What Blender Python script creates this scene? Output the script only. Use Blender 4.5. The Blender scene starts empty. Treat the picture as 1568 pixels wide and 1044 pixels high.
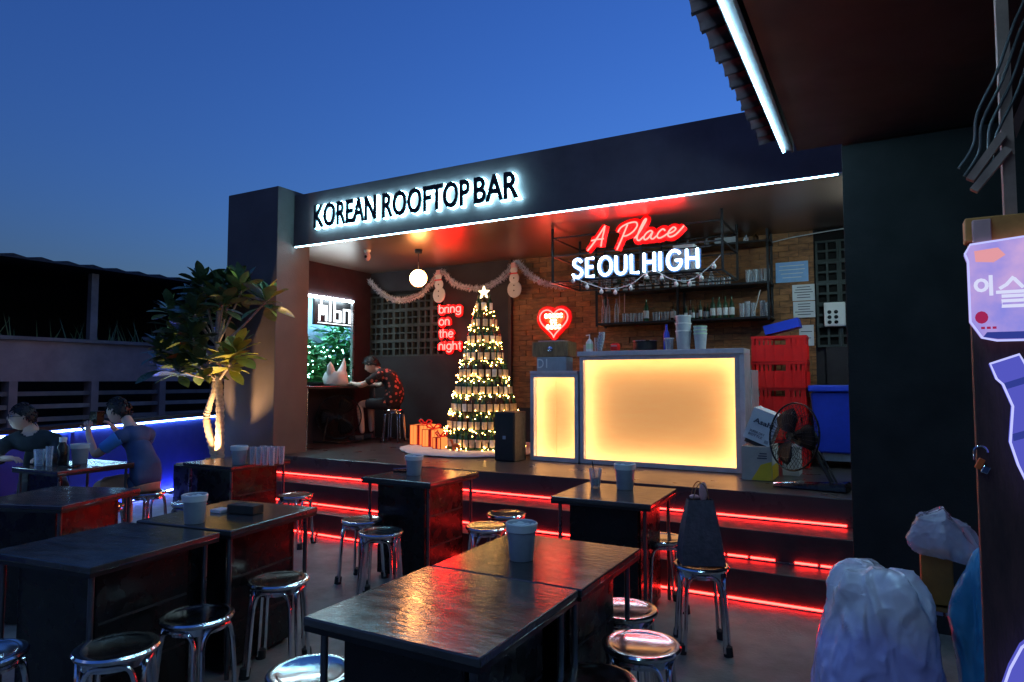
import bpy, bmesh, math, random
from mathutils import Vector, Matrix, noise as mnoise
R = math.radians
PI = math.pi
rnd = random.Random(7)
S = bpy.context.scene
COL = S.collection
# ------------------------------------------------------------------ camera
cd = bpy.data.cameras.new('camera'); cam = bpy.data.objects.new('camera', cd); COL.objects.link(cam)
cd.sensor_width = 36.0; cd.sensor_fit = 'HORIZONTAL'; cd.lens = 36.0 * 1018.0 / 1568.0
cd.clip_start = 0.05; cd.clip_end = 3000
cam.location = (0, 0, 1.5); cam.rotation_euler = (R(90 + 3.37), 0, R(28.9))
S.camera = cam
# ------------------------------------------------------------------ world, sun, exposure
W = bpy.data.worlds.new('World'); S.world = W; W.use_nodes = True
wn = W.node_tree; wn.nodes.clear()
sky = wn.nodes.new('ShaderNodeTexSky'); sky.sky_type = 'NISHITA'; sky.sun_disc = False
sky.sun_elevation = R(-1.0); sky.sun_rotation = R(10); sky.air_density = 1.4; sky.dust_density = 0.6; sky.ozone_density = 3.0
tint = wn.nodes.new('ShaderNodeMix'); tint.data_type = 'RGBA'; tint.blend_type = 'MULTIPLY'; tint.inputs[0].default_value = 1
tint.inputs[7].default_value = (0.50, 0.92, 1.60, 1)
bg = wn.nodes.new('ShaderNodeBackground'); bg.inputs['Strength'].default_value = 1.0
wo = wn.nodes.new('ShaderNodeOutputWorld')
wn.links.new(sky.outputs[0], tint.inputs[6]); wn.links.new(tint.outputs[2], bg.inputs[0]); wn.links.new(bg.outputs[0], wo.inputs[0])
sd = bpy.data.lights.new('sun', 'SUN'); sd.energy = 0.02; sd.angle = R(12); sd.color = (0.75, 0.82, 1.0)
so = bpy.data.objects.new('sun', sd); COL.objects.link(so); so.rotation_euler = (R(62), 0, R(-35))
S.view_settings.view_transform = 'Standard'; S.view_settings.look = 'None'
S.view_settings.exposure = 0.0; S.view_settings.gamma = 1.0; S.view_settings.use_curve_mapping = False
S.render.engine = 'CYCLES'
cy = S.cycles
cy.use_denoising = True; cy.max_bounces = 8; cy.diffuse_bounces = 4; cy.glossy_bounces = 4; cy.transmission_bounces = 8
cy.transparent_max_bounces = 12; cy.sample_clamp_indirect = 4.0; cy.sample_clamp_direct = 0.0
cy.caustics_reflective = False; cy.caustics_refractive = False
try: cy.use_light_tree = True
except Exception: pass

# ------------------------------------------------------------------ materials
M = {}
ORD = ('first', 'second', 'third', 'fourth', 'fifth', 'sixth', 'seventh', 'eighth', 'ninth', 'tenth', 'eleventh', 'twelfth', 'thirteenth')
def mat(name, col, rough=0.6, metal=0.0, var=0.25, scale=6.0, bump=0.0, bscale=40.0, rvar=0.12, trans=0.0, alpha=1.0, spec=0.5, coat=0.0, stretch=None, sss=0):
    m = bpy.data.materials.new(name); m.use_nodes = True; n = m.node_tree; b = n.nodes['Principled BSDF']
    c = (*col, 1)
    tc = n.nodes.new('ShaderNodeTexCoord'); vec = tc.outputs['Object']
    if var > 0 or bump:
        oj = n.nodes.new('ShaderNodeObjectInfo'); om = n.nodes.new('ShaderNodeVectorMath'); om.operation = 'SCALE'; om.inputs[0].default_value = (7.3, 4.1, 5.7); n.links.new(oj.outputs['Random'], om.inputs['Scale'])
        oa = n.nodes.new('ShaderNodeVectorMath'); oa.operation = 'ADD'; n.links.new(vec, oa.inputs[0]); n.links.new(om.outputs[0], oa.inputs[1]); vec = oa.outputs[0]
    if stretch:
        mp = n.nodes.new('ShaderNodeMapping'); mp.inputs['Scale'].default_value = stretch
        n.links.new(vec, mp.inputs[0]); vec = mp.outputs[0]
    if var > 0:
        nz = n.nodes.new('ShaderNodeTexNoise'); nz.inputs['Scale'].default_value = scale; nz.inputs['Detail'].default_value = 8; nz.inputs['Roughness'].default_value = 0.65
        n.links.new(vec, nz.inputs['Vector'])
        rp = n.nodes.new('ShaderNodeMapRange'); rp.inputs[1].default_value = 0.3; rp.inputs[2].default_value = 0.7
        rp.inputs[3].default_value = 1 - var; rp.inputs[4].default_value = 1 + var
        n.links.new(nz.outputs[0], rp.inputs[0])
        oi = n.nodes.new('ShaderNodeObjectInfo')
        r2 = n.nodes.new('ShaderNodeMapRange'); r2.inputs[3].default_value = 1 - var * .6; r2.inputs[4].default_value = 1 + var * .6
        n.links.new(oi.outputs['Random'], r2.inputs[0])
        mu = n.nodes.new('ShaderNodeMath'); mu.operation = 'MULTIPLY'; n.links.new(rp.outputs[0], mu.inputs[0]); n.links.new(r2.outputs[0], mu.inputs[1])
        vm = n.nodes.new('ShaderNodeVectorMath'); vm.operation = 'SCALE'; vm.inputs[0].default_value = col
        n.links.new(mu.outputs[0], vm.inputs['Scale']); n.links.new(vm.outputs[0], b.inputs['Base Color'])
        rr = n.nodes.new('ShaderNodeMapRange'); rr.inputs[1].default_value = 0.3; rr.inputs[2].default_value = 0.7
        rr.inputs[3].default_value = max(0.02, rough - rvar); rr.inputs[4].default_value = min(1, rough + rvar)
        nz2 = n.nodes.new('ShaderNodeTexNoise'); nz2.inputs['Scale'].default_value = scale * 2.3; nz2.inputs['Detail'].default_value = 6
        n.links.new(vec, nz2.inputs['Vector']); n.links.new(nz2.outputs[0], rr.inputs[0]); n.links.new(rr.outputs[0], b.inputs['Roughness'])
    else:
        b.inputs['Base Color'].default_value = c; b.inputs['Roughness'].default_value = rough
    b.inputs['Metallic'].default_value = metal
    b.inputs['Transmission Weight'].default_value = trans; b.inputs['Alpha'].default_value = alpha
    b.inputs['Specular IOR Level'].default_value = spec; b.inputs['Coat Weight'].default_value = coat; b.inputs['Coat Roughness'].default_value = 0.15
    if bump:
        nb = n.nodes.new('ShaderNodeTexNoise'); nb.inputs['Scale'].default_value = bscale; nb.inputs['Detail'].default_value = 4
        n.links.new(vec, nb.inputs['Vector'])
        bp = n.nodes.new('ShaderNodeBump'); bp.inputs['Strength'].default_value = bump; bp.inputs['Distance'].default_value = 0.01
        n.links.new(nb.outputs[0], bp.inputs['Height']); n.links.new(bp.outputs[0], b.inputs['Normal'])
    M[name] = m; return m
def emat(name, col, st):
    m = bpy.data.materials.new(name); m.use_nodes = True; n = m.node_tree; n.nodes.clear()
    e = n.nodes.new('ShaderNodeEmission'); e.inputs[0].default_value = (*col, 1); e.inputs[1].default_value = st
    o = n.nodes.new('ShaderNodeOutputMaterial'); n.links.new(e.outputs[0], o.inputs[0]); M[name] = m; return m
def glassmat(name, col, a=0.25, rough=0.06):
    m = bpy.data.materials.new(name); m.use_nodes = True; n = m.node_tree; n.nodes.clear()
    t = n.nodes.new('ShaderNodeBsdfTransparent'); t.inputs[0].default_value = (*[0.55 + 0.45 * c for c in col], 1)
    p = n.nodes.new('ShaderNodeBsdfPrincipled'); p.inputs['Base Color'].default_value = (*col, 1); p.inputs['Roughness'].default_value = rough
    fr = n.nodes.new('ShaderNodeFresnel'); fr.inputs[0].default_value = 1.5
    ad = n.nodes.new('ShaderNodeMath'); ad.operation = 'ADD'; ad.use_clamp = True; ad.inputs[1].default_value = a
    x = n.nodes.new('ShaderNodeMixShader'); o = n.nodes.new('ShaderNodeOutputMaterial')
    n.links.new(fr.outputs[0], ad.inputs[0]); n.links.new(ad.outputs[0], x.inputs[0]); n.links.new(t.outputs[0], x.inputs[1]); n.links.new(p.outputs[0], x.inputs[2])
    n.links.new(x.outputs[0], o.inputs[0]); M[name] = m; return m

mat('floor_concrete', (0.23, 0.205, 0.18), 0.55, var=0.45, scale=2.2, bump=0.25, bscale=60)
mat('deck_floor', (0.065, 0.058, 0.058), 0.30, var=0.25, scale=1.6, bump=0.03, bscale=25, rvar=0.04)
mat('step_paint', (0.035, 0.028, 0.030), 0.45, var=0.35, scale=5, bump=0.2)
mat('fascia_paint', (0.16, 0.11, 0.11), 0.75, var=0.30, scale=1.3, bump=0.15, bscale=80)
mat('dark_wall', (0.024, 0.021, 0.026), 0.8, var=0.2, scale=1.5, bump=0.25, bscale=70)
mat('black_wall', (0.016, 0.017, 0.017), 0.85, var=0.2, scale=1.5, bump=0.3, bscale=70)
mat('pillar_paint', (0.125, 0.095, 0.085), 0.7, var=0.14, scale=1.5, bump=0.2, bscale=80)
mat('ceiling_gloss', (0.26, 0.17, 0.13), 0.33, metal=0.65, var=0.0, spec=1.0, coat=0.0)
M['ceiling_gloss'].node_tree.nodes['Principled BSDF'].inputs['Coat Roughness'].default_value = 0.33
mat('soffit', (0.012, 0.022, 0.023), 0.6, var=0.5, scale=1.2)
mat('parapet_blue_wash', (0.018, 0.035, 0.42), 0.6, var=0.2, scale=2, bump=0.1)  # blue LED wash on the wall is put into the base colour
mat('red_wall', (0.035, 0.016, 0.021), 0.75, var=0.2, scale=2, bump=0.2)
mat('brick_timber', (0.27, 0.115, 0.040), 0.6, var=0.55, scale=9, bump=0.3, bscale=30, stretch=(1, 1, 4))
mat('mortar_dark', (0.05, 0.03, 0.02), 0.9, var=0.2)
mat('vent_concrete', (0.045, 0.060, 0.058), 0.85, var=0.25, scale=4, bump=0.3)
mat('void_black', (0.006, 0.006, 0.006), 0.95, var=0)
mat('table_top', (0.042, 0.038, 0.036), 0.17, var=0.45, scale=3.5, bump=0.09, bscale=26, rvar=0.05, stretch=(1, 2.2, 1), spec=0.8)
mat('table_edge', (0.012, 0.012, 0.013), 0.4, var=0.2, spec=0.3)
mat('black_gloss', (0.007, 0.0065, 0.007), 0.27, var=0.3, scale=5, bump=0.05, bscale=9, spec=0.32)
mat('black_matt', (0.018, 0.018, 0.018), 0.6, var=0.3, scale=12)
mat('rubber', (0.015, 0.015, 0.015), 0.7, var=0.1)
mat('chrome', (0.72, 0.72, 0.74), 0.16, metal=1.0, var=0.1, scale=8, rvar=0.06)
mat('steel', (0.45, 0.45, 0.47), 0.3, metal=1.0, var=0.15, scale=8)
mat('dark_steel', (0.13, 0.13, 0.14), 0.35, metal=0.9, var=0.15)
mat('black_metal', (0.02, 0.02, 0.022), 0.4, metal=0.3, var=0.2)
mat('counter_frame', (0.50, 0.48, 0.53), 0.5, metal=0.3, var=0.2, scale=6)
mat('counter_panel', (0.74, 0.49, 0.25), 0.6, var=0.06, scale=3, stretch=(1, 1, 5))
_b = M['counter_panel'].node_tree.nodes['Principled BSDF']; _b.inputs['Emission Color'].default_value = (1.0, .40, .07, 1); _b.inputs['Emission Strength'].default_value = .42
mat('white_plastic', (0.75, 0.75, 0.74), 0.4, var=0.06)
mat('cloudy_plastic', (0.55, 0.58, 0.62), 0.35, var=0.12, scale=10, alpha=0.9)
mat('grey_plastic', (0.34, 0.36, 0.40), 0.4, var=0.12, scale=10)
mat('red_plastic', (0.85, 0.012, 0.010), 0.4, var=0.12, scale=6)
mat('blue_plastic', (0.02, 0.06, 0.65), 0.4, var=0.12, scale=6)
mat('paper', (0.72, 0.74, 0.76), 0.7, var=0.06)
mat('paper_blue', (0.25, 0.45, 0.75), 0.5, var=0.12, scale=12)
mat('ink', (0.05, 0.06, 0.09), 0.7, var=0)
mat('yellow_print', (0.80, 0.52, 0.03), 0.6, var=0.1)
mat('carton', (0.42, 0.38, 0.33), 0.75, var=0.15)
mat('wood', (0.26, 0.14, 0.06), 0.55, var=0.4, scale=8, stretch=(4, 4, 1), bump=0.2)
mat('wood_dark', (0.055, 0.022, 0.018), 0.6, var=0.4, scale=8, stretch=(5, 5, 1), bump=0.3)
mat('snow_fleece', (0.8, 0.76, 0.74), 0.9, var=0.08, bump=0.6, bscale=50)
mat('tinsel', (0.8, 0.8, 0.84), 0.4, metal=0.35, var=0.2)
mat('green_tinsel', (0.10, 0.22, 0.05), 0.4, var=0.5, scale=20, metal=0.2)
mat('bottle_green', (0.02, 0.07, 0.035), 0.12, var=0.3, scale=3, rvar=0.04)
mat('bottle_brown', (0.06, 0.025, 0.01), 0.12, var=0.3, scale=3, rvar=0.04)
mat('label_cream', (0.70, 0.56, 0.38), 0.55, var=0.3, scale=40)
mat('label_white', (0.75, 0.76, 0.78), 0.55, var=0.2, scale=40)
mat('snowman', (0.72, 0.66, 0.62), 0.7, var=0.08)
mat('bark', (0.50, 0.38, 0.29), 0.8, var=0.35, scale=14, bump=0.6, bscale=30, stretch=(1, 1, 3))
mat('leaf_green', (0.13, 0.20, 0.075), 0.34, var=0.55, scale=5)
mat('leaf_olive', (0.36, 0.37, 0.05), 0.38, var=0.45, scale=5)
mat('leaf_orange', (0.55, 0.17, 0.03), 0.4, var=0.3, scale=5)
mat('leaf_bright', (0.07, 0.34, 0.12), 0.35, var=0.5, scale=6)
mat('niche_wall', (0.30, 0.36, 0.50), 0.8, var=0.1)
mat('skin', (0.66, 0.42, 0.32), 0.5, var=0.08, scale=5)
mat('hair', (0.012, 0.010, 0.010), 0.5, var=0.3, scale=30, bump=0.8, bscale=60)
mat('tee_navy', (0.05, 0.09, 0.21), 0.9, var=0.15, bump=0.3, bscale=12)
mat('sleeve_blue', (0.06, 0.24, 0.62), 0.9, var=0.15, bump=0.3, bscale=12)
mat('shirt_black', (0.02, 0.03, 0.035), 0.9, var=0.15, bump=0.3, bscale=12)
mat('shorts_orange_lit', (0.75, 0.36, 0.24), 0.9, var=0.12, bump=0.3, bscale=12)  # orange light falling on the shorts is part of this colour
mat('shorts_dark', (0.02, 0.02, 0.025), 0.9, var=0.15)
mat('shoe', (0.10, 0.09, 0.09), 0.7, var=0.2)
mat('lens', (0.5, 0.55, 0.6), 0.08, var=0)
mat('neighbour_wall', (0.42, 0.27, 0.24), 0.85, var=0.3, scale=1.2, bump=0.2)
mat('neighbour_concrete', (0.30, 0.22, 0.19), 0.85, var=0.35, scale=2)
mat('neighbour_dark', (0.014, 0.014, 0.015), 0.95, var=0.2)
mat('roof_metal', (0.04, 0.04, 0.05), 0.6, var=0.2)
mat('clay_tile', (0.055, 0.028, 0.034), 0.75, var=0.35, scale=8, bump=0.4)
mat('ground_far', (0.05, 0.05, 0.055), 0.9, var=0.3, scale=0.05)
mat('bag_fabric', (0.10, 0.085, 0.10), 0.9, var=0.25, scale=25, bump=0.5, bscale=50)
mat('cable', (0.03, 0.03, 0.035), 0.5, var=0.1)
mat('wire_white', (0.6, 0.6, 0.62), 0.5, var=0)
mat('amber_drink', (0.28, 0.05, 0.02), 0.2, var=0.1)
mat('orange_cloth', (0.7, 0.12, 0.02), 0.7, var=0.1)
mat('amber_box', (0.22, 0.10, 0.02), 0.6, var=0.3, scale=8)
mat('orange_sheet', (0.62, 0.26, 0.06), 0.6, var=0.35, scale=8)
mat('pink_plastic', (0.65, 0.35, 0.34), 0.5, var=0.1)
mat('timber_pale', (0.36, 0.22, 0.18), 0.7, var=0.3, scale=8)
glassmat('glass', (0.85, 0.9, 0.95), 0.10)
glassmat('clear_plastic', (0.8, 0.84, 0.9), 0.22, 0.18)
glassmat('film', (0.75, 0.70, 0.85), 0.30, 0.25)
# bag of blue sheeting, wrinkled
def wrinkle(name, col, rough, d=0.05, alpha=1):
    m = mat(name, col, rough, var=0.2, scale=4); n = m.node_tree; b = n.nodes['Principled BSDF']
    tc = n.nodes.new('ShaderNodeTexCoord'); mp = n.nodes.new('ShaderNodeMapping'); mp.inputs['Scale'].default_value = (1, 1, 0.45)
    nz = n.nodes.new('ShaderNodeTexNoise'); nz.noise_type = 'RIDGED_MULTIFRACTAL'; nz.inputs['Scale'].default_value = 8; nz.inputs['Detail'].default_value = 6; nz.inputs['Distortion'].default_value = 1.6
    bp = n.nodes.new('ShaderNodeBump'); bp.inputs['Distance'].default_value = d; bp.inputs['Strength'].default_value = 0.85; b.inputs['Coat Weight'].default_value = 0.8; b.inputs['Coat Roughness'].default_value = 0.12
    n.links.new(tc.outputs['Object'], mp.inputs[0]); n.links.new(mp.outputs[0], nz.inputs['Vector']); n.links.new(nz.outputs[0], bp.inputs['Height']); n.links.new(bp.outputs[0], b.inputs['Normal'])
    b.inputs['Alpha'].default_value = alpha
wrinkle('bag_blue', (0.58, 0.56, 0.97), 0.30)
wrinkle('film_white', (0.80, 0.74, 0.85), 0.18, d=.04, alpha=.5)
wrinkle('bag_pink', (0.62, 0.56, 0.70), 0.14, d=.03, alpha=.5)
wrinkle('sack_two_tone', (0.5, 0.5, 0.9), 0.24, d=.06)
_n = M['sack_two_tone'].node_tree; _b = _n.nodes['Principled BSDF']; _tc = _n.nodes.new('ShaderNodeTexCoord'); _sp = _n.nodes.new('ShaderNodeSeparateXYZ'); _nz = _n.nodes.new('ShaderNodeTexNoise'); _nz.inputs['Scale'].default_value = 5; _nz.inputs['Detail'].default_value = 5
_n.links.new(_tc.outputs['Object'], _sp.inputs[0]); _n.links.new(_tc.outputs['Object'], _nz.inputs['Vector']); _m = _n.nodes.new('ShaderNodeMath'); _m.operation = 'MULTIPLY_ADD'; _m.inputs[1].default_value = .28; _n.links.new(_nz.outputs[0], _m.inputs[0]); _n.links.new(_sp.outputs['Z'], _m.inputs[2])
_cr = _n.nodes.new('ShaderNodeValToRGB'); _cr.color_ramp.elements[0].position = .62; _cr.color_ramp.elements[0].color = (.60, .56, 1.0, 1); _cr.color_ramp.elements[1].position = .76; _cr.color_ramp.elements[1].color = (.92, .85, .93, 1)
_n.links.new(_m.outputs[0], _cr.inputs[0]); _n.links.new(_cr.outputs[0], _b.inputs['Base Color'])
wrinkle('bag_teal', (0.03, 0.22, 0.42), 0.35)
# floral shirt
m = mat('shirt_floral', (0.02, 0.018, 0.02), 0.9, var=0); n = m.node_tree
tc = n.nodes.new('ShaderNodeTexCoord'); vo = n.nodes.new('ShaderNodeTexVoronoi'); vo.inputs['Scale'].default_value = 16
cr = n.nodes.new('ShaderNodeValToRGB'); cr.color_ramp.elements[0].position = 0.30; cr.color_ramp.elements[0].color = (0.60, 0.16, 0.12, 1); cr.color_ramp.elements[1].position = 0.36; cr.color_ramp.elements[1].color = (0.02, 0.018, 0.02, 1)
n.links.new(tc.outputs['Object'], vo.inputs['Vector']); n.links.new(vo.outputs['Distance'], cr.inputs[0]); n.links.new(cr.outputs[0], n.nodes['Principled BSDF'].inputs['Base Color'])
# lamps
emat('led_white', (0.42, 0.82, 1.0), 27.0)
emat('led_white_low', (0.35, 0.82, 1.0), 130.0)
emat('led_canopy', (0.36, 0.72, 1.0), 95.0)
emat('led_red', (1.0, 0.018, 0.014), 28.0)
emat('led_blue', (0.12, 0.18, 1.0), 90.0)
emat('led_warm', (1.0, 0.66, 0.36), 42.0)
emat('led_purple', (0.45, 0.42, 1.0), 5.0)
emat('unused_glow', (1.0, 0.50, 0.11), 0.40)
emat('globe_glow', (1.0, 0.40, 0.12), 50.0)
emat('neon_red', (1.0, 0.013, 0.011), 46.0)
emat('neon_white', (0.60, 0.84, 1.0), 15.0)
emat('batten_glow', (0.66, 0.93, 1.0), 150.0)
emat('halo_white', (0.30, 0.78, 1.0), 26.0)
emat('fairy_warm', (1.0, 0.50, 0.12), 75.0)
emat('fairy_cool', (0.45, 1.0, 0.92), 26.0)
emat('gift_glow', (1.0, 0.24, 0.055), 1.5)
emat('star_glow', (1.0, 0.78, 0.42), 4.0)
emat('sign_white', (0.85, 0.95, 1.0), 3.2)
emat('can_light', (0.50, 0.42, 1.0), 0.74)
_n = M['can_light'].node_tree; _tc = _n.nodes.new('ShaderNodeTexCoord'); _nz = _n.nodes.new('ShaderNodeTexNoise'); _nz.inputs['Scale'].default_value = 9; _nz.inputs['Detail'].default_value = 5
_cr = _n.nodes.new('ShaderNodeValToRGB'); _cr.color_ramp.elements[0].position = .36; _cr.color_ramp.elements[0].color = (.34, .33, 1, 1); _cr.color_ramp.elements[1].position = .66; _cr.color_ramp.elements[1].color = (.80, .52, .95, 1)
_n.links.new(_tc.outputs['Object'], _nz.inputs['Vector']); _n.links.new(_nz.outputs[0], _cr.inputs[0]); _n.links.new(_cr.outputs[0], _n.nodes['Emission'].inputs[0])
emat('can_text', (0.72, 0.74, 1.0), 0.95)
emat('can_rim', (0.50, 0.52, 1.0), 1.1)
emat('bottle_light', (0.16, 0.17, 0.95), 0.55)
emat('can_red', (0.75, 0.04, 0.20), 0.45)
emat('can_reflection', (0.95, 0.40, 0.45), 0.8)  # colour of a reflected glow, painted on the can sign
emat('can_blue', (0.06, 0.09, 0.55), 0.5)
emat('tubes_white', (0.72, 0.92, 1.0), 40)
emat('neon_yellow', (1.0, 0.30, 0.14), 26)
mat('red_acrylic', (0.75, 0.02, 0.02), 0.3, var=0)
mat('halo_board', (0.045, 0.085, 0.19), 0.3, var=0)  # tinted blue for the halo round the white neon

# ------------------------------------------------------------------ mesh builder
class MB:
    def __init__(s): s.v = []; s.f = []
    def add(s, vs, fs):
        k = len(s.v); s.v += [tuple(p) for p in vs]; s.f += [tuple(i + k for i in q) for q in fs]; return s
    def box(s, x0, x1, y0, y1, z0, z1, rz=0, piv=None, rot=None):
        vs = [Vector(p) for p in ((x0, y0, z0), (x1, y0, z0), (x1, y1, z0), (x0, y1, z0), (x0, y0, z1), (x1, y0, z1), (x1, y1, z1), (x0, y1, z1))]
        if rz or rot:
            c = Vector(piv) if piv else Vector(((x0 + x1) / 2, (y0 + y1) / 2, (z0 + z1) / 2))
            m = rot if rot else Matrix.Rotation(rz, 3, 'Z')
            vs = [m @ (p - c) + c for p in vs]
        return s.add(vs, [(0, 3, 2, 1), (4, 5, 6, 7), (0, 1, 5, 4), (1, 2, 6, 5), (2, 3, 7, 6), (3, 0, 4, 7)])
    def tube(s, pts, r, n=8, closed=False, cap=True, flat=None):
        pts = [Vector(p) for p in pts]; N = len(pts)
        rr = r if isinstance(r, (list, tuple)) else [r] * N
        base = len(s.v); prev = None
        for i, p in enumerate(pts):
            a = pts[(i - 1) % N] if (closed or i > 0) else p; b = pts[(i + 1) % N] if (closed or i < N - 1) else p
            t = (b - a)
            if t.length < 1e-9: t = Vector((0, 0, 1))
            t.normalize()
            if prev is None:
                u = t.orthogonal().normalized()
                if abs(t.y) < 0.9 and flat is not None: u = t.cross(Vector((0, 1, 0))).normalized()
            else:
                u = prev - t * prev.dot(t)
                u = u.normalized() if u.length > 1e-6 else t.orthogonal().normalized()
            w = t.cross(u); prev = u
            for k in range(n):
                q = 2 * PI * k / n; d = u * math.cos(q) + w * math.sin(q)
                if flat is not None: d.y *= flat
                s.v.append(tuple(p + d * rr[i]))
        for i in range(N if closed else N - 1):
            j = (i + 1) % N
            for k in range(n):
                l = (k + 1) % n
                s.f.append((base + i * n + k, base + i * n + l, base + j * n + l, base + j * n + k))
        if cap and not closed:
            s.f.append(tuple(base + k for k in reversed(range(n)))); s.f.append(tuple(base + (N - 1) * n + k for k in range(n)))
        return s
    def lathe(s, prof, c=(0, 0, 0), n=20, jit=None):
        base = len(s.v)
        for i, (r, z) in enumerate(prof):
            for k in range(n):
                q = 2 * PI * k / n; f = 1 if jit is None else jit(q, z)
                s.v.append((c[0] + r * f * math.cos(q), c[1] + r * f * math.sin(q), c[2] + z))
        for i in range(len(prof) - 1):
            for k in range(n):
                l = (k + 1) % n
                s.f.append((base + i * n + k, base + i * n + l, base + (i + 1) * n + l, base + (i + 1) * n + k))
        if prof[0][0] > 1e-6: s.f.append(tuple(base + k for k in reversed(range(n))))
        if prof[-1][0] > 1e-6: s.f.append(tuple(base + (len(prof) - 1) * n + k for k in range(n)))
        return s
    def prism(s, poly, y0, y1):        # outline in x,z ; thickness along y
        n = len(poly)
        return s.add([(x, y0, z) for x, z in poly] + [(x, y1, z) for x, z in poly],
                     [tuple(range(n)), tuple(reversed(range(n, 2 * n)))] + [((i + 1) % n, i, i + n, (i + 1) % n + n) for i in range(n)])
    def ball(s, c, r, n=10, sx=1, sy=1, sz=1):
        m = max(4, n // 2); prof = [(max(1e-7, r * math.sin(PI * i / m)), -r * math.cos(PI * i / m)) for i in range(m + 1)]
        base = len(s.v); s.lathe(prof, (0, 0, 0), n)
        for i in range(base, len(s.v)):
            x, y, z = s.v[i]; s.v[i] = (c[0] + x * sx, c[1] + y * sy, c[2] + z * sz)
        return s
    def xf(s, m):
        s.v = [tuple(m @ Vector(p)) for p in s.v]; return s
    def build(s, name, m, parent=None, local=False, smooth=False, bevel=0, kind=None):
        me = bpy.data.meshes.new(name)
        off = Vector((0, 0, 0)) if (parent is None or local) else wloc(parent)
        me.from_pydata([tuple(Vector(p) - off) for p in s.v], [], s.f)
        me.validate(); me.update()
        if smooth:
            me.polygons.foreach_set('use_smooth', [True] * len(me.polygons))
            try: me.set_sharp_from_angle(angle=R(42))
            except Exception: pass
        me.materials.append(M[m] if isinstance(m, str) else m)
        o = bpy.data.objects.new(name, me); COL.objects.link(o)
        if parent: o.parent = parent
        if bevel:
            b = o.modifiers.new('bevel', 'BEVEL'); b.width = bevel; b.segments = 2; b.limit_method = 'ANGLE'
        if kind: o['kind'] = kind
        return o
WL = {}
def wloc(o):
    v = Vector((0, 0, 0))
    while o is not None: v += Vector(o.location); o = o.parent
    return v
def tag(o, label, cat, group=None):
    o['label'] = label; o['category'] = cat
    if group: o['group'] = group
    return o
def thing(name, label, cat, loc=(0, 0, 0), rz=0, group=None):
    o = bpy.data.objects.new(name, None); COL.objects.link(o); o.empty_display_size = 0.1
    o.location = loc; o.rotation_euler = (0, 0, rz); return tag(o, label, cat, group)
def struct(name, mb, m, **k): return mb.build(name, m, kind='structure', **k)
def link_copy(src, parent=None, name=None, loc=None, rot=None, scale=None):
    c = src.copy(); COL.objects.link(c); c.parent = parent
    if loc is not None: c.location = loc
    if rot is not None: c.rotation_euler = rot
    if scale is not None: c.scale = scale
    return c
def copy_tree(o, kids, parent=None):
    c = o.copy(); COL.objects.link(c); c.parent = parent
    for ch in kids.get(o.name, []): copy_tree(ch, kids, c)
    return c
def kidmap():
    k = {}
    for o in COL.objects:
        if o.parent: k.setdefault(o.parent.name, []).append(o)
    return k
def dup(o, loc, rz, label, group=None):
    c = copy_tree(o, KM); c.location = loc; c.rotation_euler = (0, 0, rz); c['label'] = label
    if group: c['group'] = group
    return c
def arc(cx, cz, rx, rz, a0, a1, n=10): return [(cx + rx * math.cos(R(a0 + (a1 - a0) * i / n)), cz + rz * math.sin(R(a0 + (a1 - a0) * i / n))) for i in range(n + 1)]
def bez(pts, n=8):
    # Catmull-Rom through points
    P = [pts[0]] + list(pts) + [pts[-1]]; out = []
    for i in range(1, len(P) - 2):
        for k in range(n):
            t = k / n; p0, p1, p2, p3 = P[i - 1], P[i], P[i + 1], P[i + 2]
            out.append(tuple(0.5 * ((2 * p1[j]) + (-p0[j] + p2[j]) * t + (2 * p0[j] - 5 * p1[j] + 4 * p2[j] - p3[j]) * t * t + (-p0[j] + 3 * p1[j] - 3 * p2[j] + p3[j]) * t ** 3) for j in range(len(p1))))
    out.append(tuple(pts[-1])); return out
_tc = {}
def _bb(txt, ext, off):
    key = (txt, ext, off)
    if key in _tc: return _tc[key]
    c = bpy.data.curves.new('t', 'FONT'); c.body = txt; c.extrude = ext; c.offset = off; c.resolution_u = 3
    o = bpy.data.objects.new('t', c); COL.objects.link(o); dg = bpy.context.evaluated_depsgraph_get(); dg.update()
    me = bpy.data.meshes.new_from_object(o.evaluated_get(dg)); bpy.data.objects.remove(o); bpy.data.curves.remove(c)
    _tc[key] = me; return me
def text_mb(txt, x0, x1, z0, z1, y, depth=0.002, off=0.0):
    me = _bb(txt, 0.05, off); xs = [v.co.x for v in me.vertices]; ys = [v.co.y for v in me.vertices]
    a, b, c, d = min(xs), max(xs), min(ys), max(ys); mb = MB()
    mb.add([(x0 + (v.co.x - a) / (b - a) * (x1 - x0), y - v.co.z / 0.05 * depth, z0 + (v.co.y - c) / (d - c) * (z1 - z0)) for v in me.vertices], [tuple(p.vertices) for p in me.polygons])
    return mb
def text_letters(txt, x0, x1, z0, z1, y, depth, off, base_off=0.0):
    # one MB per letter, laid out with the font's own spacing
    full = _bb(txt, 0.05, base_off); xs = [v.co.x for v in full.vertices]; a, b = min(xs), max(xs)
    ref = _bb('H', 0.05, base_off); hs = [v.co.y for v in ref.vertices]; c, d = min(hs), max(hs); out = []
    for i, ch in enumerate(txt):
        if ch == ' ': continue
        pm = max(v.co.x for v in _bb(txt[:i + 1], 0.05, base_off).vertices)
        g0 = _bb(ch, 0.05, base_off); own = max(v.co.x for v in g0.vertices); g = _bb(ch, 0.05, off)
        mb = MB().add([(x0 + (v.co.x + pm - own - a) / (b - a) * (x1 - x0), y - v.co.z / 0.05 * depth, z0 + (v.co.y - c) / (d - c) * (z1 - z0)) for v in g.vertices], [tuple(p.vertices) for p in g.polygons])
        out.append(mb)
    return out

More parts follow.
